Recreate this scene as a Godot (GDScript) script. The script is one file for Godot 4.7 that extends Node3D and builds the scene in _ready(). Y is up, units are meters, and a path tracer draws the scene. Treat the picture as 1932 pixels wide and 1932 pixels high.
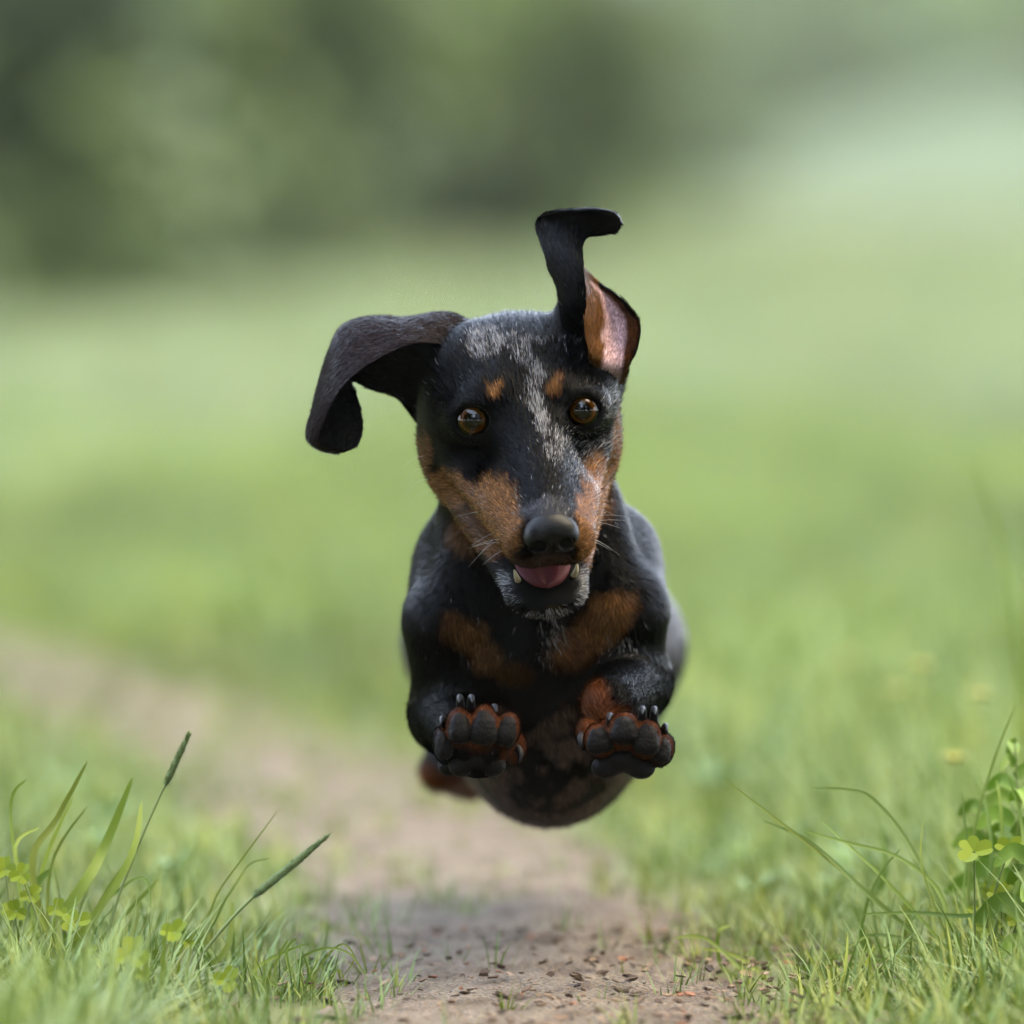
extends Node3D

# ------------------------------------------------------------------ shared
const CAM_DIST := 4.0
const FOCAL := 170.0
const PITCH := -2.83
var eye_pos := Vector3(0.0, 0.465, CAM_DIST)
var eye_basis := Basis()
var rng := RandomNumberGenerator.new()
var noise := FastNoiseLite.new()
var M := {}
var t0 := 0

# a point of the dog or a plant, in metres: u and v are measured across the 565 mm wide focal plane in 1932nds, z is its own distance behind (-) or before (+) that plane in millimetres
func at(u: float, v: float, zmm: float) -> Vector3:
	var k := 24.0 / FOCAL / 1932.0
	var d := eye_basis * Vector3((u - 966.0) * k, (966.0 - v) * k, -1.0)
	return eye_pos + d * ((eye_pos.z - zmm * 0.001) / -d.z)

func mm(u: float, v: float, zmm: float) -> Vector3:
	return at(u, v, zmm) * 1000.0

func tag(o: Node, label := "", category := "", group := "", kind := "") -> void:
	if label: o.set_meta("label", label)
	if category: o.set_meta("category", category)
	if group: o.set_meta("group", group)
	if kind: o.set_meta("kind", kind)

func put(called: String, mesh: Mesh, mat: Material, parent: Node = self) -> MeshInstance3D:
	var o := MeshInstance3D.new()
	o.name = called
	o.mesh = mesh
	if mat: o.material_override = mat
	parent.add_child(o, true)
	return o

func lin(r: float, g: float, b: float) -> Color:
	return Color(r, g, b).linear_to_srgb()

func mat(called: String, c: Color, rough: float, spec := 0.5) -> StandardMaterial3D:
	var m := StandardMaterial3D.new()
	m.resource_name = called
	m.albedo_color = c
	m.roughness = rough
	m.metallic_specular = spec
	M[called] = m
	return m

func stage(s: String) -> void:
	print("%6d ms  %s" % [Time.get_ticks_msec() - t0, s])

# ------------------------------------------------------------------ distance fields
class Field:
	var kind := PackedInt32Array()      # 0 tapered capsule, 1 ellipsoid
	var cut := PackedInt32Array()       # 1: carved away
	var A := PackedVector3Array()
	var AB := PackedVector3Array()      # capsule axis, or ellipsoid radii
	var inv := PackedFloat32Array()
	var ra := PackedFloat32Array()
	var rd := PackedFloat32Array()
	var K := PackedFloat32Array()
	var B: Array[Basis] = []
	var region := PackedInt32Array()
	var flow := PackedVector3Array()
	var lo := Vector3(1e9, 1e9, 1e9)
	var hi := Vector3(-1e9, -1e9, -1e9)
	var frame := Transform3D()          # head bone etc.
	var h := 2.0
	const N := 8
	var jobs := []
	var done := []

	func grow(p: Vector3, r: float) -> void:
		lo = lo.min(p - Vector3.ONE * r)
		hi = hi.max(p + Vector3.ONE * r)

	func cone(a: Vector3, b: Vector3, r0: float, r1: float, k := 12.0, reg := 0, carve := 0) -> void:
		a = frame * a
		b = frame * b
		kind.append(0); cut.append(carve); A.append(a); AB.append(b - a)
		inv.append(1.0 / maxf((b - a).length_squared(), 1e-6)); ra.append(r0); rd.append(r1 - r0); K.append(k); B.append(Basis())
		region.append(reg); flow.append((b - a).normalized())
		if not carve:
			grow(a, r0); grow(b, r1)

	func egg(c: Vector3, r: Vector3, k := 12.0, turn := Vector3.ZERO, reg := 0, carve := 0) -> void:
		var b := frame.basis * Basis.from_euler(turn * PI / 180.0)
		c = frame * c
		kind.append(1); cut.append(carve); A.append(c); AB.append(r)
		inv.append(0.0); ra.append(0.0); rd.append(0.0); K.append(k)
		B.append(Basis.from_scale(Vector3.ONE / r) * b.transposed())
		region.append(reg); flow.append(Vector3.ZERO)
		if not carve:
			grow(c, maxf(r.x, maxf(r.y, r.z)))

	func one(i: int, p: Vector3) -> float:
		if kind[i] == 0:
			var pa := p - A[i]
			var t := clampf(pa.dot(AB[i]) * inv[i], 0.0, 1.0)
			return (pa - AB[i] * t).length() - ra[i] - rd[i] * t
		var q: Vector3 = B[i] * (p - A[i])
		var k0 := q.length()
		return k0 * (k0 - 1.0) / maxf((q / AB[i]).length(), 1e-6)

	func value(p: Vector3, list: PackedInt32Array) -> float:
		var d := 1000.0
		for i in list:
			var e: float
			if kind[i] == 0:
				var pa := p - A[i]
				var t := clampf(pa.dot(AB[i]) * inv[i], 0.0, 1.0)
				e = (pa - AB[i] * t).length() - ra[i] - rd[i] * t
			else:
				var q: Vector3 = B[i] * (p - A[i])
				var k0 := q.length()
				e = k0 * (k0 - 1.0) / maxf((q / AB[i]).length(), 1e-6)
			var k := K[i]
			if cut[i]:
				e = -e
				var s := maxf(k - absf(d - e), 0.0) / k
				d = maxf(d, e) + s * s * k * 0.25
			else:
				var s := maxf(k - absf(d - e), 0.0) / k
				d = minf(d, e) - s * s * k * 0.25
		return d

	func nearest(p: Vector3, list: PackedInt32Array) -> int:
		var best := -1
		var bd := 1e9
		for i in list:
			if cut[i]: continue
			var e := one(i, p)
			if e < bd:
				bd = e
				best = i
		return best

	# surface nets: one vertex in each crossed cell, one quad round each crossed edge
	func mesh() -> Dictionary:
		lo -= Vector3.ONE * h * 3.0
		var size := h * N
		var nb := Vector3i(((hi - lo) / size).ceil()) + Vector3i.ONE
		var R := size * 0.87
		var all := PackedInt32Array(range(kind.size()))
		jobs = []
		for z in nb.z:
			for y in nb.y:
				for x in nb.x:
					var c := lo + Vector3(x + 0.5, y + 0.5, z + 0.5) * size
					var d := value(c, all)
					if absf(d) > R * 1.35 + 4.0: continue
					var list := PackedInt32Array()
					for i in all:
						var e := one(i, c)
						if cut[i]:
							if e < K[i] + 3.0 * R: list.append(i)
						elif e < d + 2.4 * R + K[i]: list.append(i)
					jobs.append([Vector3i(x, y, z), list])
		done = []
		done.resize(jobs.size())
		var id := WorkerThreadPool.add_group_task(block, jobs.size(), 4, true)
		WorkerThreadPool.wait_for_group_task_completion(id)
		var where := {}
		var P := PackedVector3Array()
		var G := PackedInt32Array()
		for r in done:
			var keys: PackedInt64Array = r[0]
			var vs: PackedVector3Array = r[1]
			for i in keys.size():
				where[keys[i]] = P.size()
				P.append(vs[i])
			G.append_array(r[3])
		var I := PackedInt32Array()
		for r in done:
			var q: PackedInt64Array = r[2]
			for i in range(0, q.size(), 4):
				var a: int = where.get(q[i], -1)
				var b: int = where.get(q[i + 1], -1)
				var c: int = where.get(q[i + 2], -1)
				var d: int = where.get(q[i + 3], -1)
				if mini(mini(a, b), mini(c, d)) < 0: continue
				if P[a].distance_squared_to(P[c]) < P[b].distance_squared_to(P[d]):
					I.append_array([a, b, c, a, c, d])
				else:
					I.append_array([a, b, d, b, c, d])
		return {"p": P, "i": I, "near": G}

	func key(c: Vector3i) -> int:
		return ((c.x + 4) << 40) | ((c.y + 4) << 20) | (c.z + 4)

	func block(n: int) -> void:
		var at: Vector3i = jobs[n][0]
		var list: PackedInt32Array = jobs[n][1]
		var S := N + 1
		var base := at * N
		var v := PackedFloat32Array()
		v.resize(S * S * S)
		var i := 0
		for z in S:
			for y in S:
				for x in S:
					v[i] = value(lo + Vector3(base.x + x, base.y + y, base.z + z) * h, list)
					i += 1
		var keys := PackedInt64Array()
		var vs := PackedVector3Array()
		var near := PackedInt32Array()
		var quads := PackedInt64Array()
		var step := [1, S, S * S]
		for z in N:
			for y in N:
				for x in N:
					var o := x + S * (y + S * z)
					var c := base + Vector3i(x, y, z)
					var m := 0
					for k in 8:
						if v[o + (k & 1) + S * ((k >> 1) & 1) + S * S * (k >> 2)] < 0.0: m += 1
					if m > 0 and m < 8:
						var sum := Vector3.ZERO
						var cnt := 0
						for k in 8:
							var ka := Vector3i(k & 1, (k >> 1) & 1, k >> 2)
							var va := v[o + ka.x + S * ka.y + S * S * ka.z]
							for ax in 3:
								if ka[ax]: continue
								var vb := v[o + ka.x + S * ka.y + S * S * ka.z + step[ax]]
								if (va < 0.0) != (vb < 0.0):
									var pt := Vector3(ka)
									pt[ax] += va / (va - vb)
									sum += pt
									cnt += 1
						var pos := lo + (Vector3(c) + sum / cnt) * h
						keys.append(key(c))
						vs.append(pos)
						near.append(nearest(pos, list))
					for ax in 3:
						var va := v[o]
						var vb := v[o + step[ax]]
						if (va < 0.0) == (vb < 0.0): continue
						var e1 := Vector3i.ZERO
						var e2 := Vector3i.ZERO
						e1[(ax + 1) % 3] = 1
						e2[(ax + 2) % 3] = 1
						if va < 0.0:
							quads.append_array([key(c), key(c - e2), key(c - e1 - e2), key(c - e1)])
						else:
							quads.append_array([key(c), key(c - e1), key(c - e1 - e2), key(c - e2)])
		done[n] = [keys, vs, quads, near]

func smooth_normals(P: PackedVector3Array, I: PackedInt32Array) -> PackedVector3Array:
	var nn := PackedVector3Array()
	nn.resize(P.size())
	for t in range(0, I.size(), 3):
		var a := I[t]
		var b := I[t + 1]
		var c := I[t + 2]
		var f := (P[c] - P[a]).cross(P[b] - P[a])
		nn[a] += f
		nn[b] += f
		nn[c] += f
	for i in nn.size():
		nn[i] = nn[i].normalized()
	return nn

func arrays_mesh(P: PackedVector3Array, nn: PackedVector3Array, C: PackedColorArray, I: PackedInt32Array) -> ArrayMesh:
	var a := []
	a.resize(Mesh.ARRAY_MAX)
	a[Mesh.ARRAY_VERTEX] = P
	a[Mesh.ARRAY_NORMAL] = nn
	if C.size(): a[Mesh.ARRAY_COLOR] = C
	a[Mesh.ARRAY_INDEX] = I
	var m := ArrayMesh.new()
	m.add_surface_from_arrays(Mesh.PRIMITIVE_TRIANGLES, a)
	return m

func field_mesh(f: Field, c := Color(0.0018, 0.0018, 0.002)) -> ArrayMesh:
	var r := f.mesh()
	var P: PackedVector3Array = r.p
	var nn := smooth_normals(P, r.i)
	var C := PackedColorArray()
	for i in P.size():
		C.append(c)
		P[i] = P[i] * 0.001
	return arrays_mesh(P, nn, C, r.i)

# ------------------------------------------------------------------ scene
func _ready() -> void:
	t0 = Time.get_ticks_msec()
	rng.seed = 7
	noise.seed = 3
	noise.noise_type = FastNoiseLite.TYPE_SIMPLEX_SMOOTH
	noise.frequency = 1.0
	noise.fractal_octaves = 3
	eye_basis = Basis(Vector3.RIGHT, deg_to_rad(PITCH))
	camera_and_light()
	materials()
	ground()
	trees()
	meadow()
	foreground()
	litter()
	plants()
	dog()
	stage("done")

func camera_and_light() -> void:
	var cam := Camera3D.new()
	cam.name = "camera"
	var att := CameraAttributesPhysical.new()
	att.frustum_focal_length = FOCAL
	att.frustum_focus_distance = 3.98
	att.frustum_near = 0.05
	att.frustum_far = 2000.0
	att.exposure_aperture = 2.4
	cam.attributes = att
	add_child(cam)
	cam.transform = Transform3D(eye_basis, eye_pos)
	var we := WorldEnvironment.new()
	we.name = "world"
	var e := Environment.new()
	e.background_mode = Environment.BG_SKY
	var sky := Sky.new()
	var sm := ProceduralSkyMaterial.new()
	sm.sky_top_color = Color(0.76, 0.83, 0.95)
	sm.sky_horizon_color = Color(0.88, 0.9, 0.92)
	sm.sky_curve = 0.2
	sm.ground_bottom_color = Color(0.25, 0.28, 0.18)
	sm.ground_horizon_color = Color(0.5, 0.52, 0.42)
	sm.sun_angle_max = 0.0
	sky.sky_material = sm
	e.sky = sky
	e.tonemap_mode = Environment.TONE_MAPPER_LINEAR
	e.tonemap_exposure = 11.8
	e.sdfgi_enabled = true
	e.ssao_enabled = true
	e.ssil_enabled = true
	e.fog_enabled = true
	e.fog_density = 0.00045
	e.fog_light_color = Color(0.93, 0.96, 0.9)
	we.environment = e
	add_child(we)
	var sun := DirectionalLight3D.new()
	sun.name = "sun"
	sun.light_energy = 0.34
	sun.light_angular_distance = 45.0
	sun.light_color = Color(1.0, 0.94, 0.84)
	sun.shadow_enabled = true
	add_child(sun)
	sun.look_at_from_position(Vector3(3.0, 5.0, 0.6), Vector3.ZERO)

func materials() -> void:
	var m := mat("coat_skin", Color.WHITE, 0.6, 0.15)
	m.vertex_color_use_as_albedo = true
	m = mat("fur", Color.WHITE, 0.26, 0.105)
	m.vertex_color_use_as_albedo = true
	m = mat("eyeball", Color.WHITE, 0.5, 0.0)
	m.vertex_color_use_as_albedo = true
	m.clearcoat_enabled = true
	m.clearcoat = 0.5
	m.clearcoat_roughness = 0.02
	m = mat("nose_leather", Color.WHITE, 0.4, 0.24)
	m.vertex_color_use_as_albedo = true
	m = M.nose_leather
	relief(m, 0.16, 0.022, 120.0)
	m = mat("tongue", lin(0.05, 0.0095, 0.013), 0.5, 0.2)
	relief(m, 0.2, 0.04, 120.0)
	m = mat("tooth", lin(0.2, 0.17, 0.11), 0.35, 0.3)
	m = mat("claw", lin(0.003, 0.003, 0.004), 0.5, 0.22)
	m = mat("pad", lin(0.0028, 0.0022, 0.002), 0.6, 0.17)
	relief(m, 0.12, 0.07, 90.0)

func relief(m: StandardMaterial3D, freq: float, depth: float, scale: float) -> void:
	var n := FastNoiseLite.new()
	n.noise_type = FastNoiseLite.TYPE_CELLULAR
	n.frequency = freq
	n.seed = 5
	var t := NoiseTexture2D.new()
	t.width = 256
	t.height = 256
	t.seamless = true
	t.noise = n
	m.heightmap_enabled = true
	m.heightmap_texture = t
	m.heightmap_scale = depth
	m.uv1_triplanar = true
	m.uv1_scale = Vector3.ONE * scale * 0.2

# one blade of grass: a folded, tapering, bending strip
func blade(st: Array, base: Vector3, dir: Vector3, h: float, w: float, droop: Vector3, c: Color, segs := 4) -> void:
	var bP: PackedVector3Array = st[0]
	var bN: PackedVector3Array = st[1]
	var bC: PackedColorArray = st[2]
	var bI: PackedInt32Array = st[3]
	var side := dir.cross(droop + Vector3(0.01, 0.003, 0.002)).normalized()
	var p := base
	var d := dir.normalized()
	var f := bP.size()
	for k in segs + 1:
		var t := float(k) / segs
		var ww := w * 0.5 * pow(1.0 - t, 0.6) * (0.75 + 0.5 * sin(PI * minf(1.0, t * 1.6)))
		var n := side.cross(d).normalized()
		bP.append(p - side * ww + n * ww * 0.35)
		bP.append(p)
		bP.append(p + side * ww + n * ww * 0.35)
		bN.append((n + side * 0.4).normalized()); bN.append(n); bN.append((n - side * 0.4).normalized())
		for q in 3: bC.append(c)
		p += d * (h / segs)
		d = (d + droop * (1.0 / segs)).normalized()
	for k in segs:
		var a := f + k * 3
		bI.append_array([a, a + 4, a + 1, a, a + 3, a + 4, a + 1, a + 5, a + 2, a + 1, a + 4, a + 5])
	st[0] = bP; st[1] = bN; st[2] = bC; st[3] = bI

func new_strip() -> Array:
	return [PackedVector3Array(), PackedVector3Array(), PackedColorArray(), PackedInt32Array()]

func strip_mesh(st: Array) -> ArrayMesh:
	return arrays_mesh(st[0], st[1], st[2], st[3])

func green(warm: float) -> Color:
	var c := Color(0.085, 0.13, 0.036).lerp(Color(0.155, 0.178, 0.034), clampf(warm, 0.0, 1.0))
	return c * rng.randf_range(0.75, 1.25)

func tuft(n: int, spread: float, h: float, w: float, lean: float, warm: float) -> ArrayMesh:
	var st := new_strip()
	for k in n:
		var a := rng.randf() * TAU
		var out := Vector3(cos(a), 0, sin(a))
		var b := out * spread * sqrt(rng.randf())
		var side := Vector3(cos(a + rng.randf_range(-0.6, 0.6)), 0, sin(a + rng.randf_range(-0.6, 0.6)))
		blade(st, b, Vector3(0, 1, 0) + side * rng.randf_range(0.05, lean), h * rng.randf_range(0.5, 1.1), w * rng.randf_range(0.6, 1.2), side * rng.randf_range(0.2, 1.1) + Vector3(0, -0.25, 0), green(warm + rng.randf_range(-0.3, 0.55)))
	return strip_mesh(st)

func path_x(z: float) -> float:
	# middle line of the trodden path: straight under the dog, bending away to the left
	return 0.015 - 0.055 * maxf(0.0, -z) * maxf(0.0, -z) - 0.05 * maxf(0.0, -z)

func path_half(z: float) -> float:
	return 0.112 + 0.02 * noise.get_noise_1d(z * 1.3)

func ground() -> void:
	var pm := PlaneMesh.new()
	pm.size = Vector2(1200, 1200)
	var gm := mat("meadow_soil", Color.WHITE, 0.95, 0.2)
	gm.albedo_texture = noise_tex(512, 11, 0.012, [lin(0.036, 0.047, 0.018), lin(0.044, 0.055, 0.023), lin(0.052, 0.06, 0.03)])
	gm.uv1_triplanar = true
	gm.uv1_world_triplanar = true
	gm.uv1_scale = Vector3(0.13, 0.13, 0.13)
	var g := put("ground", pm, gm)
	tag(g, "", "", "", "structure")
	# low grassy rise at the far right of the meadow
	var hl := new_strip()
	for i in 41:
		for j in 41:
			var x := 1.0 + 50.0 * j / 40.0
			var z := -62.0 - 46.0 * i / 40.0
			var hx := smoothstep(1.2, 6.0, x) * smoothstep(51.0, 40.0, x)
			var hz := smoothstep(-62.0, -88.0, z) * smoothstep(-108.0, -95.0, z)
			hl[0].append(Vector3(x, -0.03 + hx * hz * (1.25 + 0.12 * noise.get_noise_2d(x * 0.3, z * 0.3)), z))
			hl[2].append(Color(0.03, 0.044, 0.016).lerp(Color(0.04, 0.053, 0.022), 0.5 + noise.get_noise_2d(x * 0.5, z * 0.2)))
	for i in 40:
		for j in 40:
			var a := i * 41 + j
			hl[3].append_array([a, a + 42, a + 1, a, a + 41, a + 42])
	hl[1] = smooth_normals(hl[0], hl[3])
	var hm := mat("hill_grass", Color.WHITE, 0.95, 0.2)
	hm.vertex_color_use_as_albedo = true
	tag(put("hill", strip_mesh(hl), hm), "", "", "", "structure")
	# dark soil under the turf, stretched unseen behind the camera to dim eye reflections
	var so := new_strip()
	for i in 121:
		var z := 14.0 - 25.0 * i / 120.0
		for j in 31:
			var x := -5.0 + 10.0 * j / 30.0
			so[0].append(Vector3(x, 0.0015 + 0.0008 * noise.get_noise_2d(x * 9.0, z * 9.0), z))
			so[2].append(Color(0.05, 0.047, 0.022).lerp(Color(0.075, 0.085, 0.03), 0.5 + noise.get_noise_2d(x * 12.0, z * 12.0)))
	for i in 120:
		for j in 30:
			var a := i * 31 + j
			so[3].append_array([a, a + 32, a + 1, a, a + 31, a + 32])
	so[1] = smooth_normals(so[0], so[3])
	var sm := mat("soil_and_shade", Color.WHITE, 0.95, 0.2)
	sm.vertex_color_use_as_albedo = true
	tag(put("soil", strip_mesh(so), sm), "", "", "", "structure")
	# trodden sandy path: a sheet of its own with an uneven edge and small relief
	var st := new_strip()
	var nx := 28
	var nz := 220
	for i in nz + 1:
		var z := 0.9 - 5.5 * float(i) / nz
		for j in nx + 1:
			var s := float(j) / nx * 2.0 - 1.0
			var hw := path_half(z) + 0.03 * noise.get_noise_2d(z * 14.0, signf(s) * 40.0)
			var x := path_x(z) + s * hw
			var y := 0.004 + 0.003 * (1.0 - s * s) * (1.0 + noise.get_noise_2d(x * 40.0, z * 12.0)) + 0.0012 * noise.get_noise_2d(x * 260.0, z * 260.0)
			st[0].append(Vector3(x, maxf(y, 0.003), z))
			var k := noise.get_noise_2d(x * 30.0 + 7.0, z * 30.0)
			st[2].append(Color(0.135, 0.108, 0.08).lerp(Color(0.08, 0.058, 0.04), smoothstep(-0.1, 0.5, k)) * (1.0 + 0.4 * noise.get_noise_2d(x * 300.0, z * 300.0)))
	for i in nz:
		for j in nx:
			var a := i * (nx + 1) + j
			st[3].append_array([a, a + nx + 2, a + 1, a, a + nx + 1, a + nx + 2])
	st[1] = smooth_normals(st[0], st[3])
	var dm := mat("sandy_dirt", Color.WHITE, 0.95, 0.2)
	dm.vertex_color_use_as_albedo = true
	dm.albedo_texture = noise_tex(1024, 21, 0.05, [lin(0.7, 0.66, 0.62), lin(0.95, 0.94, 0.92), lin(1, 1, 1)])
	dm.uv1_triplanar = true
	dm.uv1_world_triplanar = true
	dm.uv1_scale = Vector3.ONE * 4.0
	dm.heightmap_enabled = true
	dm.heightmap_texture = noise_tex(1024, 22, 0.04, [Color.BLACK, Color.GRAY, Color.WHITE])
	dm.heightmap_scale = 0.5
	tag(put("path", strip_mesh(st), dm), "", "", "", "structure")

func noise_tex(size: int, sd: int, freq: float, cols: Array) -> NoiseTexture2D:
	var n := FastNoiseLite.new()
	n.seed = sd
	n.frequency = freq
	n.fractal_octaves = 5
	var g := Gradient.new()
	var off := PackedFloat32Array()
	for i in cols.size(): off.append(0.25 + 0.5 * i / (cols.size() - 1))
	g.offsets = off
	g.colors = PackedColorArray(cols)
	var t := NoiseTexture2D.new()
	t.width = size
	t.height = size
	t.seamless = true
	t.noise = n
	t.color_ramp = g
	return t

func scatter(called: String, label: String, mesh: Mesh, spots_at: Array, m: Material) -> void:
	var mmesh := MultiMesh.new()
	mmesh.transform_format = MultiMesh.TRANSFORM_3D
	mmesh.use_colors = true
	mmesh.mesh = mesh
	mmesh.instance_count = spots_at.size()
	for i in spots_at.size():
		mmesh.set_instance_transform(i, spots_at[i][0])
		mmesh.set_instance_color(i, spots_at[i][1])
	var o := MultiMeshInstance3D.new()
	o.name = called
	o.multimesh = mmesh
	o.material_override = m
	add_child(o, true)
	tag(o, label, "litter" if called == "leaf_litter" else "grass", "", "stuff")

func meadow() -> void:
	var m := mat("grass", Color.WHITE, 0.5, 0.28)
	m.vertex_color_use_as_albedo = true
	m.backlight_enabled = true
	m.backlight = Color(0.55, 0.6, 0.3)
	var kinds := [tuft(9, 0.018, 0.05, 0.0032, 0.7, 0.4), tuft(9, 0.02, 0.06, 0.0036, 0.8, 0.7), tuft(8, 0.02, 0.075, 0.0028, 0.6, 0.1)]
	var names := ["short yellow green grass covering the meadow floor", "bright green leafy grass covering the meadow floor", "taller blue green grass standing in the meadow"]
	var lists := [[], [], []]
	var z := 0.75
	while z > -46.0:
		var D := CAM_DIST - z
		var half := 0.08 * D + 0.7
		var stepz := 0.022 if D < 8.0 else 0.022 * pow(D / 8.0, 1.5)
		var dens := 45.0 * pow(8.0 / maxf(D, 8.0), 0.5)
		for k in int(2.0 * half * dens):
			var x := rng.randf_range(-half, half)
			var zz := z + rng.randf_range(-1, 1) * stepz
			var off := absf(x - path_x(zz))
			var edge := path_half(zz)
			if zz > -4.4 and off < edge * rng.randf_range(0.35, 1.5) and rng.randf() < (0.96 if zz > -0.3 else 0.86 if zz > -1.0 else 0.55): continue
			var kind := rng.randi() % 3
			var sc := rng.randf_range(0.5, 1.0) * (1.0 + 0.02 * D)
			if zz > -4.0: sc *= lerpf(0.45, 1.0, clampf((off - edge) / 0.2, 0.0, 1.0))
			if x > 0.3 and zz > -3.0: sc *= 1.25
			var tone := 0.9 + 0.45 * noise.get_noise_2d(x * 1.6, zz * 0.5) 
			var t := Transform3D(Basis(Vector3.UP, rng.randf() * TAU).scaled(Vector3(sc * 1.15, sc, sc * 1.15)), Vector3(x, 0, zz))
			# distance haze put into the tuft colour of the farther field, in patches
			var haze_pale := zz < -7.0 + 5.0 * noise.get_noise_2d(x * 0.5, zz * 0.25) and rng.randf() < 0.75
			lists[kind].append([t, Color(1.4, 1.25, 3.0) * tone if haze_pale else Color(tone, tone, tone)])
		z -= stepz
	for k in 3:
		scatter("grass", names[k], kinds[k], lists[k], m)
	stage("meadow: %d tufts" % (lists[0].size() + lists[1].size() + lists[2].size()))

# ------------------------------------------------------------------ single plants beside the path
func ribbon(pts: Array, w: float, c: Color, fold := 0.35, tipw := 0.05) -> ArrayMesh:
	var st := new_strip()
	var n := pts.size()
	var steps := (n - 1) * 6
	for i in steps + 1:
		var t := float(i) / steps * (n - 1)
		var k := mini(int(t), n - 2)
		var a: Vector3 = pts[maxi(k - 1, 0)]
		var e: Vector3 = pts[mini(k + 2, n - 1)]
		var p: Vector3 = pts[k].cubic_interpolate(pts[k + 1], a, e, t - k)
		var q: Vector3 = pts[k].cubic_interpolate(pts[k + 1], a, e, t - k + 0.02)
		var d := (q - p).normalized()
		var side := d.cross(Vector3(0.25, 0.1, 1.0)).normalized()
		var nrm := side.cross(d).normalized()
		var u := float(i) / steps
		var ww := w * 0.5 * (lerpf(0.55, 1.0, minf(1.0, u * 4.0)) * maxf(tipw, sqrt(maxf(0.0, 1.0 - pow(u, 2.2)))))
		for s in [-1.0, 0.0, 1.0]:
			st[0].append(p + side * ww * s + nrm * absf(s) * ww * fold)
			st[1].append((nrm - side * s * fold).normalized())
			st[2].append(c)
	for k in steps:
		var a := k * 3
		st[3].append_array([a, a + 4, a + 1, a, a + 3, a + 4, a + 1, a + 5, a + 2, a + 1, a + 4, a + 5])
	return strip_mesh(st)

# lowest point of a blade: on the soil below the place where it leaves the turf
func rooted(u: float, z: float) -> Vector3:
	var p := at(u, 1890, z)
	return Vector3(p.x, 0.0, p.z)

func blade_tuft(called: String, label: String, root_u: float, z: float, spread: float, w: float, blades: Array, warm: float) -> void:
	var o := Node3D.new()
	o.name = called
	add_child(o, true)
	tag(o, label, "grass tuft")
	o.position = rooted(root_u, z)
	for b in blades:
		var zz: float = z + rng.randf_range(-18, 18)
		var pts := [rooted(root_u + rng.randf_range(-spread, spread) if b[0] == 0 else b[0], zz) - o.position]
		for k in range(1, b.size() - 1, 2):
			pts.append(at(b[k], b[k + 1], zz + rng.randf_range(-8, 8)) - o.position)
		put("blade", ribbon(pts, w * b[b.size() - 1], green(warm + rng.randf_range(-0.2, 0.6)) * 1.05), M.grass, o)

func seed_stalk(label: String, pts2: Array, z: float, r_stem: float, head_from: int, r_head: float) -> void:
	var o := Node3D.new()
	o.name = "timothy_stalk"
	add_child(o, true)
	tag(o, label, "grass stalk", "seed stalks in the left tuft")
	o.position = rooted(pts2[0], z)
	var stem := [Vector3.ZERO]
	var rad := [r_stem]
	for k in range(1, head_from, 2):
		stem.append((at(pts2[k], pts2[k + 1], z) - o.position) * 1000.0)
		rad.append(r_stem)
	stem.append((at(pts2[head_from], pts2[head_from + 1], z) - o.position) * 1000.0)
	rad.append(r_stem)
	put("stem", horn(stem, rad, 8), M.stalk, o)
	var a := (at(pts2[head_from], pts2[head_from + 1], z) - o.position) * 1000.0
	var b := (at(pts2[head_from + 2], pts2[head_from + 3], z) - o.position) * 1000.0
	put("seed_head", horn([a, a.lerp(b, 0.15), a.lerp(b, 0.6), a.lerp(b, 0.85), b], [r_stem, r_head, r_head * 0.95, r_head * 0.6, 0.15], 12), M.seed, o)
	# awns standing off the spike
	var st := new_strip()
	var ax := (b - a).normalized()
	var sx := ax.cross(Vector3.BACK).normalized()
	var sy := sx.cross(ax)
	for k in 420:
		var t := rng.randf()
		var ph := rng.randf() * TAU
		var out := sx * cos(ph) + sy * sin(ph)
		var rr := r_head * (1.0 if t < 0.6 else lerpf(1.0, 0.3, (t - 0.6) / 0.4))
		blade(st, (a.lerp(b, t) + out * rr * 0.8) * 0.001, out * 0.55 + ax, 0.0026, 0.0007, out * 0.2, Color(0.1, 0.135, 0.055) * rng.randf_range(0.6, 1.5), 2)
	put("awns", strip_mesh(st), M.grass, o)

func leaflet_mesh(notch: float) -> ArrayMesh:
	var st := new_strip()
	var n := 14
	var edge := []
	for i in n + 1:
		var a := -PI * 0.5 + TAU * i / n
		var r := 0.5 * (1.0 + 0.12 * cos(a * 2.0)) - notch * exp(-pow((sin(a * 0.5 - PI * 0.25)) * 4.0, 2.0))
		edge.append(Vector3(cos(a) * r * 0.82, 0.0, 0.5 + sin(a) * r))
	for side in [-1.0, 1.0]:
		for i in n:
			var p: Vector3 = edge[i]
			var q: Vector3 = edge[i + 1]
			if (p.x + q.x) * side < 0.0: continue
			var f: int = st[0].size()
			for v in [Vector3(0, 0, 0.5), p, q]:
				st[0].append(Vector3(v.x, absf(v.x) * 0.35, v.z))
				st[1].append(Vector3(-0.33 * side, 1, 0).normalized())
				st[2].append(Color(0.085, 0.11, 0.006))
			st[3].append_array([f, f + 1, f + 2])
	return strip_mesh(st)

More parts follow.
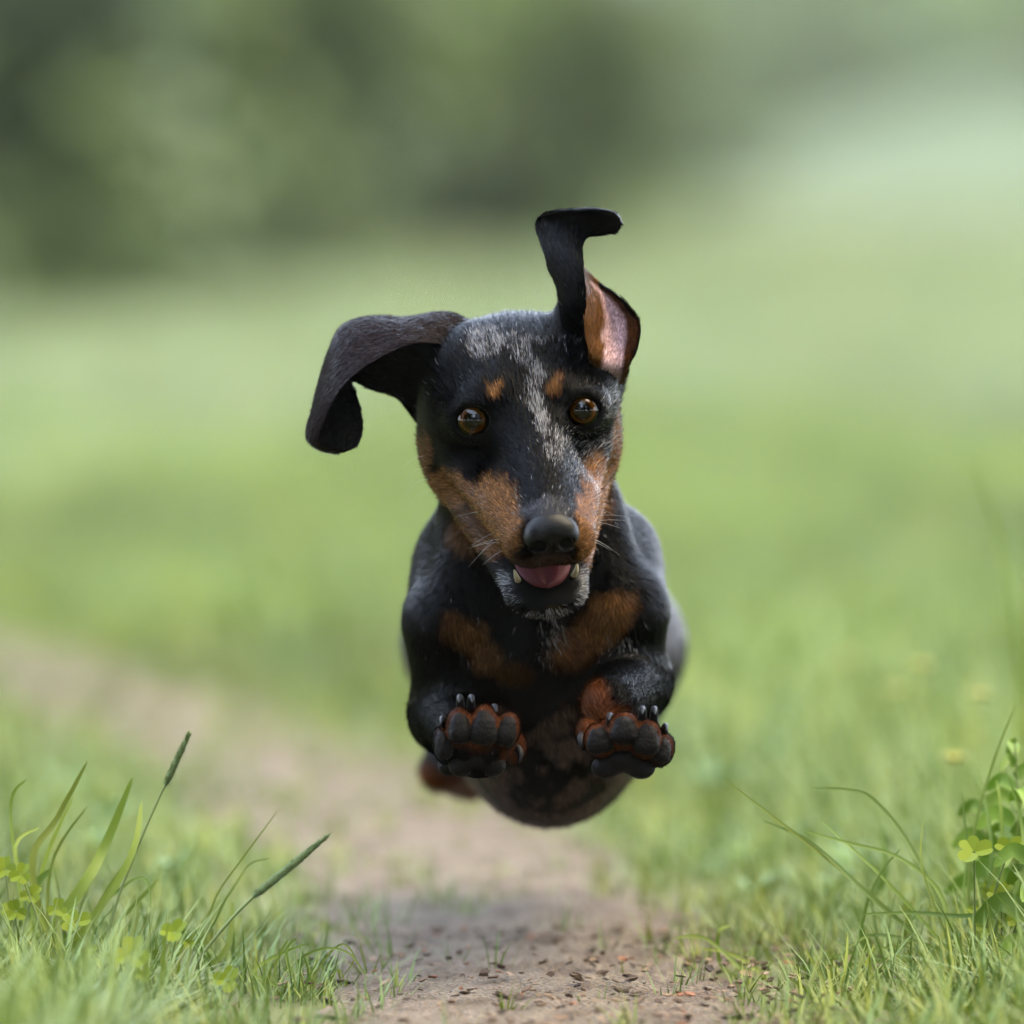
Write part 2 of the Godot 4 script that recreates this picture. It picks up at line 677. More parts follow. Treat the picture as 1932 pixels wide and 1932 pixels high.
func clover(label: String, leaves: Array, root_u: float, z: float, leaf: ArrayMesh, more := 0, spread := 60.0, top_v := 1760.0) -> void:
	leaves = leaves.duplicate()
	for k in more:
		var zz := z + rng.randf_range(-60, 40)
		leaves.append([root_u + rng.randf_range(-spread, spread), rng.randf_range(top_v, 1900), rng.randf_range(22, 46), zz])
	var o := Node3D.new()
	o.name = "clover_plant"
	add_child(o, true)
	tag(o, label, "clover", "clover plants beside the path")
	o.position = rooted(root_u, z)
	for l in leaves:
		# u, v, size in 1932nds, z
		var top := at(l[0], l[1], l[3]) - o.position
		put("stem", horn([Vector3.ZERO, Vector3(top.x * 0.4, top.y * 0.55, top.z * 0.4) * 1000.0, top * 1000.0], [0.7, 0.6, 0.5], 6), M.stalk, o)
		var yaw := rng.randf() * TAU
		var tilt := Basis(Vector3(1, 0, 0.3).normalized(), rng.randf_range(0.75, 1.15))
		for k in 3:
			var m := put("leaflet", leaf, M.clover, o)
			var sz: float = l[2] * 0.0002924 * 0.55
			m.transform = Transform3D(tilt * Basis(Vector3.UP, yaw + k * TAU / 3.0 + rng.randf_range(-0.2, 0.2)) * Basis(Vector3.RIGHT, rng.randf_range(-0.35, 0.05)).scaled(Vector3.ONE * sz), top)

func plants() -> void:
	var m := mat("stalk", lin(0.10, 0.13, 0.04), 0.55, 0.3)
	m = mat("seed", lin(0.085, 0.115, 0.05), 0.8, 0.2)
	relief(m, 0.14, 0.05, 300.0)
	m = mat("clover", Color.WHITE, 0.55, 0.2)
	m.vertex_color_use_as_albedo = true
	m.backlight_enabled = true
	m.backlight = Color(0.5, 0.55, 0.12)
	seed_stalk("tall grass stalk with a slim green seed head leaning right in the left tuft", [180, 215, 1720, 255, 1610, 300, 1505, 312, 1482, 357, 1384], -15, 0.7, 7, 1.6)
	seed_stalk("stout grass stalk with a thick dark green seed spike pointing to the path", [330, 390, 1790, 440, 1730, 478, 1692, 622, 1574], -5, 0.9, 5, 2.2)
	blade_tuft("tall_grass_tuft", "tall loose tuft of grass blades leaning right at the left edge", 90, -30, 90, 0.0042, [
		[0, 60, 1640, 110, 1540, 165, 1436, 1.0], [0, 80, 1640, 140, 1500, 0.6], [0, 150, 1680, 200, 1590, 250, 1466, 1.6], [0, 235, 1640, 268, 1510, 1.1],
		[0, 95, 1640, 165, 1520, 0.5], [0, 20, 1540, 50, 1470, 0.5], [0, 340, 1780, 420, 1670, 525, 1528, 0.35], [0, 350, 1790, 430, 1690, 470, 1632, 510, 1620, 0.4],
		[0, 60, 1700, 95, 1640, 1.5], [0, 270, 1690, 300, 1660, 0.6], [0, 400, 1820, 440, 1700, 1.0], [0, 250, 1660, 285, 1720, 0.4], [0, 30, 1620, 75, 1560, 0.6], [0, 190, 1700, 245, 1620, 0.5]], 0.25)
	blade_tuft("fine_grass_tuft", "fine curling grass beside the left edge of the path", 560, 10, 60, 0.0022, [
		[0, 560, 1820, 610, 1790, 660, 1800, 695, 1850, 0.7], [0, 580, 1850, 625, 1795, 650, 1782, 668, 1810, 640, 1850, 0.6], [0, 600, 1870, 640, 1830, 660, 1900, 0.5],
		[0, 540, 1800, 560, 1770, 1.0], [0, 520, 1820, 545, 1770, 1.0], [0, 500, 1830, 520, 1800, 1.2], [0, 640, 1870, 690, 1900, 720, 1930, 0.7], [0, 480, 1840, 530, 1800, 580, 1780, 0.9]], 0.4)
	blade_tuft("arching_grass_tuft", "wiry tuft of long arching blades leaning left on the right side", 1815, -20, 30, 0.0026, [
		[0, 1700, 1740, 1560, 1620, 1470, 1550, 1370, 1473, 0.9], [0, 1740, 1780, 1640, 1690, 1530, 1590, 1437, 1548, 1.0], [0, 1790, 1760, 1720, 1600, 1650, 1510, 1600, 1490, 1533, 1487, 0.9],
		[0, 1760, 1760, 1660, 1650, 1545, 1545, 0.8], [0, 1780, 1700, 1700, 1620, 1600, 1590, 1517, 1568, 0.9], [0, 1880, 1740, 1800, 1728, 1720, 1722, 1624, 1725, 1.0],
		[0, 1780, 1800, 1700, 1770, 1640, 1765, 1600, 1785, 1575, 1775, 0.8], [0, 1760, 1830, 1660, 1815, 1560, 1830, 1.0], [0, 1640, 1800, 1632, 1720, 1660, 1650, 1700, 1600, 0.7],
		[0, 1720, 1790, 1600, 1800, 1540, 1810, 0.6], [0, 1790, 1780, 1740, 1640, 1742, 1545, 0.6], [0, 1850, 1750, 1840, 1650, 0.8], [0, 1830, 1860, 1740, 1850, 1660, 1900, 1.2], [0, 1900, 1800, 1860, 1740, 1.3]], 0.2)
	blade_tuft("upright_grass_tuft", "upright thin grass blades rising at the right edge behind the clover", 1870, -60, 40, 0.0026, [
		[0, 1830, 1620, 1870, 1450, 1916, 1330, 0.8], [0, 1870, 1600, 1840, 1440, 1.0], [0, 1835, 1640, 1815, 1490, 0.7], [0, 1890, 1560, 1880, 1470, 0.9], [0, 1925, 1640, 1925, 1540, 1895, 1450, 1.0],
		[0, 1820, 1700, 1840, 1560, 0.7], [0, 1910, 1650, 1930, 1480, 0.9], [0, 1870, 1700, 1890, 1590, 1.1]], 0.1)
	blade_tuft("short_grass_tuft", "low bright green tuft growing out of the dirt right of the path", 1590, 5, 70, 0.0024, [
		[0, 1560, 1860, 1520, 1790, 1.0], [0, 1590, 1850, 1600, 1760, 1.0], [0, 1620, 1850, 1650, 1780, 1.0], [0, 1550, 1880, 1480, 1840, 1.0], [0, 1640, 1880, 1690, 1830, 0.9], [0, 1600, 1870, 1570, 1810, 1.1],
		[0, 1630, 1860, 1640, 1800, 1.2], [0, 1530, 1890, 1500, 1850, 0.8], [0, 1580, 1880, 1560, 1830, 1.1], [0, 1660, 1890, 1700, 1860, 0.9]], 0.8)
	blade_tuft("hooped_grass_tuft", "sparse grass hoops on the dirt at the right edge of the path", 1390, -60, 60, 0.0028, [
		[0, 1360, 1820, 1355, 1760, 1380, 1745, 1.0], [0, 1400, 1830, 1330, 1770, 1270, 1770, 0.9], [0, 1440, 1840, 1380, 1800, 1320, 1790, 0.8], [0, 1380, 1850, 1410, 1810, 0.9], [0, 1420, 1860, 1460, 1810, 0.8], [0, 1350, 1870, 1300, 1840, 0.9]], 0.3)
	blade_tuft("hooped_grass_tuft", "out of focus grass hoops between the path and the arching tuft", 1600, -260, 60, 0.0045, [
		[0, 1555, 1730, 1580, 1670, 1620, 1650, 0.8], [0, 1640, 1700, 1670, 1640, 1660, 1560, 1.4], [0, 1680, 1720, 1780, 1690, 1900, 1700, 1.2], [0, 1570, 1780, 1530, 1700, 0.8], [0, 1480, 1760, 1440, 1745, 0.8]], 0.2)
	blade_tuft("grass_stem", "blurred tall grass stem bending left at the far right edge", 1950, -700, 30, 0.006, [
		[0, 1925, 1330, 1910, 1150, 1880, 1000, 1830, 860, 0.8], [0, 1940, 1250, 1935, 1000, 0.6]], 0.3)
	var leaf := leaflet_mesh(0.16)
	clover("clover with a large yellow green leaf at the right edge", [[1838, 1608, 78, 20], [1905, 1600, 60, 10]], 1840, -5, leaf, 5, 70.0, 1680.0)
	clover("clover tucked under the large leaf at the right edge", [[1890, 1690, 60, 0], [1925, 1735, 55, -10], [1860, 1750, 46, 0]], 1890, -20, leaf, 9, 70.0, 1640.0)
	clover("low clover at the foot of the arching grass", [[1690, 1880, 32, 10], [1760, 1860, 34, 0], [1800, 1840, 40, 10], [1730, 1905, 26, 15]], 1740, 5, leaf, 8, 90.0, 1800.0)
	clover("small clover leaves in the right bottom corner", [[1900, 1850, 44, 20], [1850, 1890, 40, 20], [1920, 1900, 40, 20], [1800, 1910, 34, 20]], 1870, 10, leaf, 9, 90.0, 1760.0)
	clover("yellow green clover in the left tuft under the tall stalk", [[142, 1740, 66, 10], [110, 1715, 46, 0], [40, 1650, 50, 0]], 100, 0, leaf, 7, 90.0, 1720.0)
	clover("blurred clover in front of the left tuft", [[250, 1800, 80, 130], [430, 1850, 60, 110], [330, 1760, 60, 100]], 290, 120, leaf, 5, 120.0, 1780.0)
	clover("pale clover leaves at the left frame edge", [[10, 1640, 56, -10], [60, 1690, 50, -10], [30, 1720, 50, 0]], 30, -10, leaf, 5, 60.0, 1700.0)
	clover("clover leaf beside the left edge of the path", [[560, 1870, 40, 10], [520, 1890, 36, 20], [690, 1900, 24, 10]], 560, 10, leaf)
	for w in [[1905, -90, 1400, 16, "tall leafy weed at the right frame edge behind the upright grass"], [1850, -150, 1500, 14, "leafy weed left of the tallest weed at the right edge"], [1935, 20, 1560, 12, "sharp leafy weed cut by the right frame edge"]]:
		var o := Node3D.new()
		o.name = "leafy_weed"
		add_child(o, true)
		tag(o, w[4], "weed", "leafy weeds at the right edge")
		o.position = rooted(w[0], w[1])
		var tip := at(w[0] + 10, w[2], w[1]) - o.position
		put("stem", horn([Vector3.ZERO, tip * 500.0 + Vector3(4, 0, 0), tip * 1000.0], [1.2, 1.0, 0.5], 6), M.stalk, o)
		for k in int(w[3]):
			var t: float = 0.2 + 0.8 * k / w[3]
			var a := k * 2.4
			var out := Vector3(cos(a), 0.0, sin(a))
			var p0: Vector3 = tip * t
			var l := lerpf(0.034, 0.016, t) * rng.randf_range(0.8, 1.2)
			put("leaf", ribbon([p0, p0 + out * l * 0.5 + Vector3(0, l * 0.3, 0), p0 + out * l + Vector3(0, -l * 0.1, 0)], l * 0.42, Color(0.08, 0.13, 0.02) * rng.randf_range(0.8, 1.25)), M.grass, o)
	for k in 5:
		var o := Node3D.new()
		o.name = "buttercup"
		add_child(o, true)
		tag(o, ["blurred buttercup highest on the right", "blurred buttercup nearest the right edge", "blurred buttercup left of the others", "blurred low buttercup above the clover", "blurred buttercup farthest back on the right"][k], "flower", "buttercups in the right meadow")
		var spot_at: Array = [[1740, 1265, -900], [1850, 1320, -700], [1690, 1310, -1100], [1800, 1440, -500], [1600, 1250, -1500]][k]
		var top := at(spot_at[0], spot_at[1], spot_at[2])
		o.position = Vector3(top.x, 0, top.z)
		put("stem", horn([Vector3.ZERO, Vector3(4, top.y * 600.0, 0), Vector3(0, top.y * 1000.0, 0)], [1.0, 0.9, 0.7], 6), M.stalk, o)
		var ym: StandardMaterial3D = M.get("petal")
		if ym == null: ym = mat("petal", lin(0.26, 0.23, 0.02), 0.5)
		for q in 5:
			var pt := put("petal", leaf, ym, o)
			pt.transform = Transform3D(Basis(Vector3.UP, q * TAU / 5.0) * Basis(Vector3.RIGHT, -0.5).scaled(Vector3.ONE * 0.011), Vector3(0, top.y, 0))
	stage("plants")

func litter() -> void:
	# chips of bark and dry leaf on the soil beside the path
	var chips := []
	for v in 3:
		var cP := PackedVector3Array()
		var cI := PackedInt32Array()
		for lay in 2:
			for j in 7:
				var a := TAU * j / 7.0
				var r := rng.randf_range(0.3, 0.6)
				cP.append(Vector3(cos(a) * r, lay * 0.12 + rng.randf_range(-0.08, 0.08), sin(a) * r * 0.55))
		for j in range(1, 6):
			cI.append_array([0, j, j + 1, 7, 8 + j, 7 + j])
		for j in 7:
			var n2 := (j + 1) % 7
			cI.append_array([j, j + 7, n2 + 7, j, n2 + 7, n2])
		var fP := PackedVector3Array()
		var fI := PackedInt32Array()
		for q in cI:
			fI.append(fP.size())
			fP.append(cP[q])
		chips.append(arrays_mesh(fP, smooth_normals(fP, fI), PackedColorArray(), fI))
	var m := mat("litter", Color.WHITE, 0.85, 0.2)
	m.vertex_color_use_as_albedo = true
	var lists := [[], [], []]
	for k in 800:
		var z := rng.randf_range(-0.25, 0.25)
		var x := path_x(z) + rng.randfn() * 0.12 + 0.1
		if absf(x) > 0.34: continue
		var sz := rng.randf_range(0.0025, 0.009)
		var b := Basis.from_euler(Vector3(rng.randf_range(-0.5, 0.5), rng.randf() * TAU, rng.randf_range(-0.4, 0.4))).scaled(Vector3(sz, sz * rng.randf_range(0.5, 1.2), sz * rng.randf_range(0.4, 1.3)))
		var c := Color(0.018, 0.012, 0.009).lerp(Color(0.15, 0.105, 0.07), rng.randf())
		if rng.randf() < 0.05: c = Color(0.13, 0.06, 0.032)
		lists[k % 3].append([Transform3D(b, Vector3(x, 0.008 + rng.randf() * 0.004, z)), c])
	for v in 3:
		scatter("leaf_litter", ["brown bark chips on the path edge", "dry leaf bits lying on the path", "small crumbs of bark on the dirt"][v], chips[v], lists[v], m)

# foreground grass in the left corner and thick herbs on the right
func foreground() -> void:
	var kinds := [tuft(10, 0.02, 0.085, 0.0036, 1.2, 0.4), tuft(9, 0.02, 0.07, 0.0042, 1.3, 0.2)]
	var lists := [[], []]
	for k in 2400:
		var left := k % 2 == 0
		var z := (rng.randf_range(0.3, 0.8) if rng.randf() < 0.75 else rng.randf_range(0.0, 0.3)) if left else rng.randf_range(-0.9, 0.12)
		var x := rng.randf_range(-0.36, -0.11) if left else rng.randf_range(0.17, 0.5)
		if left and x > -0.22 + 0.09 * (0.5 - z): continue
		var sc := rng.randf_range(0.5, 1.0) * (clampf((-0.09 - x) / 0.12, 0.3, 1.0) * (0.8 + 0.7 * z) if left else clampf((x - 0.13) / 0.16, 0.25, 1.15))
		var tone := rng.randf_range(0.75, 1.1)
		lists[k % 4 / 2].append([Transform3D(Basis(Vector3.UP, rng.randf() * TAU).scaled(Vector3(sc * 1.2, sc, sc * 1.2)), Vector3(x, 0, z)), Color(tone, tone, tone)])
	scatter("grass", "blurred foreground grass in the left corner and thick turf on the right", kinds[0], lists[0], M.grass)
	scatter("grass", "broader grass leaves among the foreground turf on both sides", kinds[1], lists[1], M.grass)
	# broad glossy leaves of low herbs
	var st := new_strip()
	for k in 7:
		var a := k * TAU / 7.0 + rng.randf_range(-0.3, 0.3)
		var out := Vector3(cos(a), 0, sin(a))
		blade(st, out * 0.003, out + Vector3(0, rng.randf_range(0.5, 1.6), 0), rng.randf_range(0.03, 0.05), 0.010, out * 0.7 + Vector3(0, -0.6, 0), Color(0.08, 0.135, 0.035) * rng.randf_range(0.8, 1.2), 5)
	var hm := mat("herb", Color.WHITE, 0.45, 0.3)
	hm.vertex_color_use_as_albedo = true
	hm.backlight_enabled = true
	hm.backlight = Color(0.4, 0.5, 0.2)
	var list := []
	for k in 900:
		var z := rng.randf_range(-6.5, -0.35)
		var half := 0.0706 * (CAM_DIST - z) + 0.2
		var x := rng.randf_range(0.1, half) if k % 5 else rng.randf_range(-half, -0.2)
		if absf(x - path_x(z)) < 0.15: continue
		var sc := rng.randf_range(0.25, 0.7)
		list.append([Transform3D(Basis(Vector3.UP, rng.randf() * TAU).scaled(Vector3.ONE * sc), Vector3(x, rng.randf_range(0.0, 0.03), z)), Color.WHITE * rng.randf_range(0.8, 1.2)])
	scatter("low_herbs", "broad leaved low herbs growing among the meadow grass", strip_mesh(st), list, hm)

# ------------------------------------------------------------------ trees of the wood's edge
func crown_mesh(r: Vector3, leaves: int, size: float, sd: int) -> ArrayMesh:
	var st := new_strip()
	var rr := RandomNumberGenerator.new()
	rr.seed = sd
	var clumps := []
	for k in 26:
		var v := Vector3(rr.randfn(), rr.randfn(), rr.randfn()).normalized() * pow(rr.randf(), 0.4)
		clumps.append([v * r * 0.8, rr.randf_range(0.22, 0.4) * minf(r.x, r.y)])
	for k in leaves:
		var cl: Array = clumps[rr.randi() % clumps.size()]
		var v := Vector3(rr.randfn(), rr.randfn(), rr.randfn()).normalized()
		var p: Vector3 = cl[0] + v * cl[1] * pow(rr.randf(), 0.35)
		var n := (v + Vector3(rr.randfn(), rr.randfn() + 0.6, rr.randfn()) * 0.5).normalized()
		var a := n.cross(Vector3(rr.randfn(), rr.randfn(), rr.randfn())).normalized() * size * rr.randf_range(0.6, 1.3)
		var b := n.cross(a) * 0.55
		var f: int = st[0].size()
		for q in [p - a, p + b, p + a, p - b]: st[0].append(q)
		var c := Color(0.045, 0.075, 0.022) * rr.randf_range(0.7, 1.4)
		for q in 4:
			st[1].append(n)
			st[2].append(c)
		st[3].append_array([f, f + 1, f + 2, f, f + 2, f + 3])
	return strip_mesh(st)

func trees() -> void:
	var lm := []
	var tones := [Color(1.0, 0.92, 0.6), Color(1.75, 1.5, 0.8), Color(1.3, 1.25, 0.75)]
	for t in tones:
		var m := mat("leaves%d" % lm.size(), (t as Color).linear_to_srgb(), 0.55, 0.4)
		m.vertex_color_use_as_albedo = true
		m.backlight_enabled = true
		m.backlight = Color(0.4, 0.5, 0.2)
		lm.append(m)
	var bark := mat("bark", lin(0.06, 0.045, 0.033), 0.9)
	var crowns := [crown_mesh(Vector3(2.6, 2.9, 2.4), 6000, 0.16, 1), crown_mesh(Vector3(2.2, 3.4, 2.2), 6000, 0.16, 2)]
	var list := [
		# x, z, scale, crown height, crown, tone, label
		[-1.7, -15.5, 0.42, 0.8, 0, 0, "low dark bush nearest the camera at the left frame edge"],
		[-1.0, -20.5, 0.4, 0.8, 1, 0, "second low dark bush right of the nearest bush"],
		[-0.1, -26.5, 0.36, 0.8, 0, 0, "small dark bush in front of the middle of the wood"],
		[-3.6, -21.5, 0.9, 1.6, 0, 0, "dark olive tree at the far left edge of the wood"],
		[-1.1, -24.0, 0.8, 1.9, 1, 1, "lighter yellow green bush beside the leftmost dark tree"],
		[-1.9, -31.0, 1.0, 1.8, 0, 0, "dark green tree standing above the dog's left ear"],
		[-0.7, -38.0, 1.0, 2.0, 1, 0, "darkest tree above the dog's raised ear"],
		[-2.8, -34.0, 1.3, 3.4, 0, 1, "pale green tree behind the dark left edge of the wood"],
		[3.6, -97.0, 0.75, 2.0, 0, 0, "dark slender tree standing right of the raised ear"],
		[-2.4, -52.0, 1.6, 4.6, 1, 1, "tall light green tree rising behind the middle of the wood"],
		[8.6, -118.0, 1.9, 3.6, 1, 2, "mid green tree at the far right of the wood"],
		[13.0, -122.0, 2.2, 4.6, 0, 2, "tall tree farthest to the right"],
		[-5.4, -40.0, 1.5, 4.0, 1, 0, "tall dark tree at the back of the left corner"],
		[5.2, -125.0, 2.2, 6.0, 0, 2, "tree standing far back between the dark trees"],
		[1.9, -74.0, 0.55, 1.3, 0, 0, "small dark tree ending the wood left of the pale rise"],
		[-7.5, -19.0, 1.1, 2.6, 1, 0, "dark tree beyond the left frame edge"],
		[-11.5, -20.5, 1.4, 3.4, 0, 1, "light green tree second beyond the left frame edge"],
		[-16.0, -19.0, 1.5, 3.6, 1, 0, "dark tree third beyond the left frame edge"],
		[-9.5, -33.0, 1.8, 5.0, 0, 0, "tall tree behind the row beyond the left frame edge"],
		[-20.5, -15.0, 1.7, 4.0, 0, 0, "broad tree farthest beyond the left frame edge"],
		[18.5, -118.0, 2.2, 4.6, 1, 2, "mid green tree beyond the right frame edge"],
		[24.0, -112.0, 2.2, 4.6, 0, 2, "second mid green tree beyond the right frame edge"]]
	for k in 9:  # unseen trees, sized and spaced to dim front light and frame the catch-light
		var ang := lerpf(-1.3, 1.3, k / 8.0)
		var mid := k > 2 and k < 6
		var where: String = ["in the left corner of the clearing", "left of the clearing", "half left behind the photographer", "behind the photographer to the left", "straight behind the photographer", "behind the photographer to the right", "half right behind the photographer", "right of the clearing", "in the right corner of the clearing"][k]
		list.append([sin(ang) * (16.0 if mid else 13.0), 4.0 + cos(ang) * (16.0 if mid else 13.0), 1.5 if mid else 2.5, 4.2 if mid else 7.4, k % 2, k % 3, ("small " if mid else "tall ") + "unseen broad leaved tree standing " + where])
	for a in list:
		var o := Node3D.new()
		o.name = "tree"
		add_child(o, true)
		o.position = Vector3(a[0], 0, a[1])
		o.rotation.y = rng.randf() * TAU
		tag(o, a[6], "tree", "trees of the wood's edge")
		var pts := []
		var rad := []
		for k in 5:
			pts.append(Vector3(0.12 * noise.get_noise_1d(k * 9.0 + a[0]), k * a[3] * 0.32, 0.12 * noise.get_noise_1d(k * 7.0 + a[1])) * 1000.0)
			rad.append((0.16 - 0.028 * k) * 1000.0 * a[2])
		put("trunk", horn(pts, rad, 10), bark, o)
		var c := put("crown", crowns[a[4]], lm[a[5]], o)
		c.position.y = a[3] * (1.0 if a[3] > 3.0 else 0.95)
		c.scale = Vector3.ONE * a[2]
	stage("trees")

# ------------------------------------------------------------------ the dog
var head := Transform3D()
var head_inv := Transform3D()
var spots := []                     # coat markings: [centre, 1 / radii, colour, edge, share of hairs]
var P := PackedVector3Array()       # the dog's skin: points, normals, colour, light hairs, lie of the hair, hair length
var nn := PackedVector3Array()
var C := PackedColorArray()
var light_hair := PackedFloat32Array()
var lie := PackedVector3Array()
var hair := PackedFloat32Array()
var I := PackedInt32Array()

const BLACK := Color(0.0009, 0.0009, 0.0011)
const TAN := Color(0.062, 0.028, 0.0095)
const RUST := Color(0.054, 0.0165, 0.0055)
const GREY := Color(0.095, 0.093, 0.096)
const SMOKE_SHEEN := Color(0.022, 0.022, 0.025)

func spot(u: float, v: float, z: float, ru: float, rv: float, rz: float, c: Color, edge := 0.35, share := 1.0) -> void:
	spots.append([mm(u, v, z), Vector3(1.0 / (ru * 0.2924), 1.0 / (rv * 0.2924), 1.0 / rz), c, edge, share])

func markings() -> void:
	# tan cheeks and muzzle
	spot(930, 985, 40, 62, 85, 60, TAN)
	spot(850, 925, -20, 55, 38, 50, TAN)
	spot(806, 860, -30, 17, 45, 50, TAN * 0.8, 0.6)
	spot(880, 1010, -10, 45, 45, 60, TAN * 0.55, 0.6)
	spot(1125, 935, -10, 50, 62, 60, TAN * 1.25, 0.6)
	spot(1112, 1010, 40, 32, 85, 60, TAN * 1.15, 0.4)
	spot(1160, 850, -30, 15, 75, 60, TAN, 0.5)
	spot(1035, 1062, 60, 70, 18, 40, Color(0.02, 0.011, 0.008), 0.5)
	# tan brows
	spot(932, 742, 5, 14, 16, 30, TAN * 1.1, 0.3)
	spot(1053, 740, 5, 14, 20, 30, TAN * 0.9, 0.5)
	# silver blaze
	spot(918, 652, -10, 34, 26, 50, GREY, 0.7, 0.6)
	spot(955, 658, -10, 26, 16, 50, GREY, 0.7, 0.35)
	spot(992, 676, -10, 10, 34, 50, GREY, 0.6, 0.4)
	spot(1018, 652, -10, 20, 9, 50, GREY, 0.6, 0.35)
	spot(1012, 735, 5, 16, 45, 50, GREY, 0.6, 0.45)
	spot(1022, 800, 10, 11, 46, 50, GREY, 0.5, 0.7)
	spot(1045, 850, 20, 18, 40, 50, GREY, 0.7, 0.35)
	spot(1082, 650, -10, 26, 12, 50, GREY, 0.8, 0.15)
	spot(1090, 850, 0, 70, 50, 60, GREY * 0.75, 0.8, 0.2)
	spot(1145, 790, -20, 22, 70, 60, GREY * 0.7, 0.8, 0.2)
	spot(1030, 960, 60, 60, 40, 40, SMOKE_SHEEN, 0.9, 0.04)
	spot(1030, 968, 70, 44, 22, 26, SMOKE_SHEEN * 0.9, 0.9)  # greyish fur above the nose, lightened further by a painted sheen
	# chin
	spot(962, 1112, 25, 24, 26, 40, GREY, 0.7, 0.5)
	spot(1092, 1108, 25, 22, 28, 40, GREY * 1.1, 0.7, 0.7)
	spot(1030, 1158, 25, 60, 14, 40, Color(0.06, 0.038, 0.014), 0.6, 0.6)
	# breast
	spot(860, 1180, -20, 30, 30, 60, TAN * 0.5, 0.9)
	spot(890, 1205, -20, 30, 30, 60, TAN * 0.6, 0.8)
	spot(920, 1235, -20, 32, 30, 60, TAN * 0.5, 0.9)
	spot(965, 1265, -20, 40, 26, 60, TAN * 0.25, 1.0)
	spot(1150, 1150, -20, 42, 40, 60, TAN, 0.7)
	spot(1120, 1185, -20, 50, 40, 60, TAN * 0.9, 0.7)
	spot(1080, 1225, -20, 45, 36, 60, TAN * 0.5, 0.9)
	spot(1038, 1190, -20, 22, 50, 60, GREY * 0.5, 0.9, 0.22)
	spot(1180, 1215, -20, 36, 26, 60, GREY * 0.5, 0.8, 0.12)
	# paws and wrists
	spot(1118, 1325, 20, 40, 52, 40, RUST, 0.4)
	spot(1178, 1385, 56, 110, 60, 30, RUST, 0.6)
	spot(915, 1362, 56, 90, 50, 26, RUST * 0.9, 0.7)
	spot(985, 1430, 50, 22, 40, 30, RUST, 0.8)
	spot(970, 1440, 40, 26, 40, 40, RUST * 0.8, 0.5)
	spot(850, 1475, -370, 120, 55, 90, RUST * 1.2, 0.6)

func coat(p: Vector3, reg: int) -> void:
	var c := BLACK
	var tick := 0.0008
	var w := p + Vector3(noise.get_noise_3dv(p * 0.05), noise.get_noise_3dv(p * 0.05 + Vector3(50, 0, 0)), 0) * 5.0 + Vector3(noise.get_noise_3dv(p * 0.25), noise.get_noise_3dv(p * 0.25 + Vector3(50, 0, 0)), 0) * 2.0
	if reg == 2 or reg == 6:
		# liver dapple under the chest and smoky dapple on the rump, each a patch with a ragged outline
		var n := noise.get_noise_3dv(p * 0.03 + Vector3(9, 3, 1)) + 0.4 * noise.get_noise_3dv(p * 0.11)
		var belly := ((p - mm(1035, 1480, -130)) / Vector3(80, 68, 140)).length() + 0.25 * n
		var liver := Color(0.036, 0.023, 0.0185).lerp(BLACK, smoothstep(0.0, 0.2, n + 0.15 * noise.get_noise_3dv(p * 0.09)))
		c = c.lerp(liver, smoothstep(1.06, 0.94, belly))
		var rump := ((p - mm(1060, 1220, -420)) / Vector3(110, 110, 190)).length() + 0.3 * n
		c = c.lerp(Color(0.035, 0.035, 0.042), smoothstep(1.1, 0.9, rump) * smoothstep(0.2, -0.2, n))
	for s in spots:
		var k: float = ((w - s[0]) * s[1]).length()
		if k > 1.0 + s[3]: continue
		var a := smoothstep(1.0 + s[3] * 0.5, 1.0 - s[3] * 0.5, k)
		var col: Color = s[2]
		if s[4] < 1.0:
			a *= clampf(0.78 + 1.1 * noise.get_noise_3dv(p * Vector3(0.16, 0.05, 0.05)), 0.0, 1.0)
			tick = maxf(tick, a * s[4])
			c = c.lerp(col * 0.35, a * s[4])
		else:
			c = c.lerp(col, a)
			tick *= 1.0 - 0.7 * a
	c = c * (1.0 + 0.4 * noise.get_noise_3dv(p * 0.16 + Vector3(3, 8, 2)))
	C.append(c)
	light_hair.append(tick)

func dog() -> void:
	var o := mm(996, 786, 0)
	var b := Basis(Vector3.BACK, deg_to_rad(5.0)) * Basis(Vector3.UP, deg_to_rad(6.0)) * Basis(Vector3.RIGHT, deg_to_rad(27.0))
	head = Transform3D(b, o)
	head_inv = head.affine_inverse()
	markings()
	var d := Node3D.new()
	d.name = "dachshund"
	add_child(d)
	tag(d, "black and tan dappled dachshund leaping above the sandy path with ears flying", "dog")
	var f := Field.new()
	f.h = 2.0
	body_field(f)
	head_field(f)
	var r := f.mesh()
	stage("dog field meshed: %d vertices" % r.p.size())
	P = r.p
	I = r.i
	nn = smooth_normals(P, I)
	var near: PackedInt32Array = r.near
	for i in P.size():
		dress(P[i], nn[i], f.region[near[i]], f.flow[near[i]])
	stage("coat")
	ears()
	var Q := PackedVector3Array()
	Q.resize(P.size())
	for i in P.size(): Q[i] = P[i] * 0.001
	put("body", arrays_mesh(Q, nn, C, I), M.coat_skin, d)
	eyes(d)
	nose(d)
	mouth(d)
	whiskers(d)
	paws(d)
	if FUR > 0.0: fur(d)

const FUR := 1.0

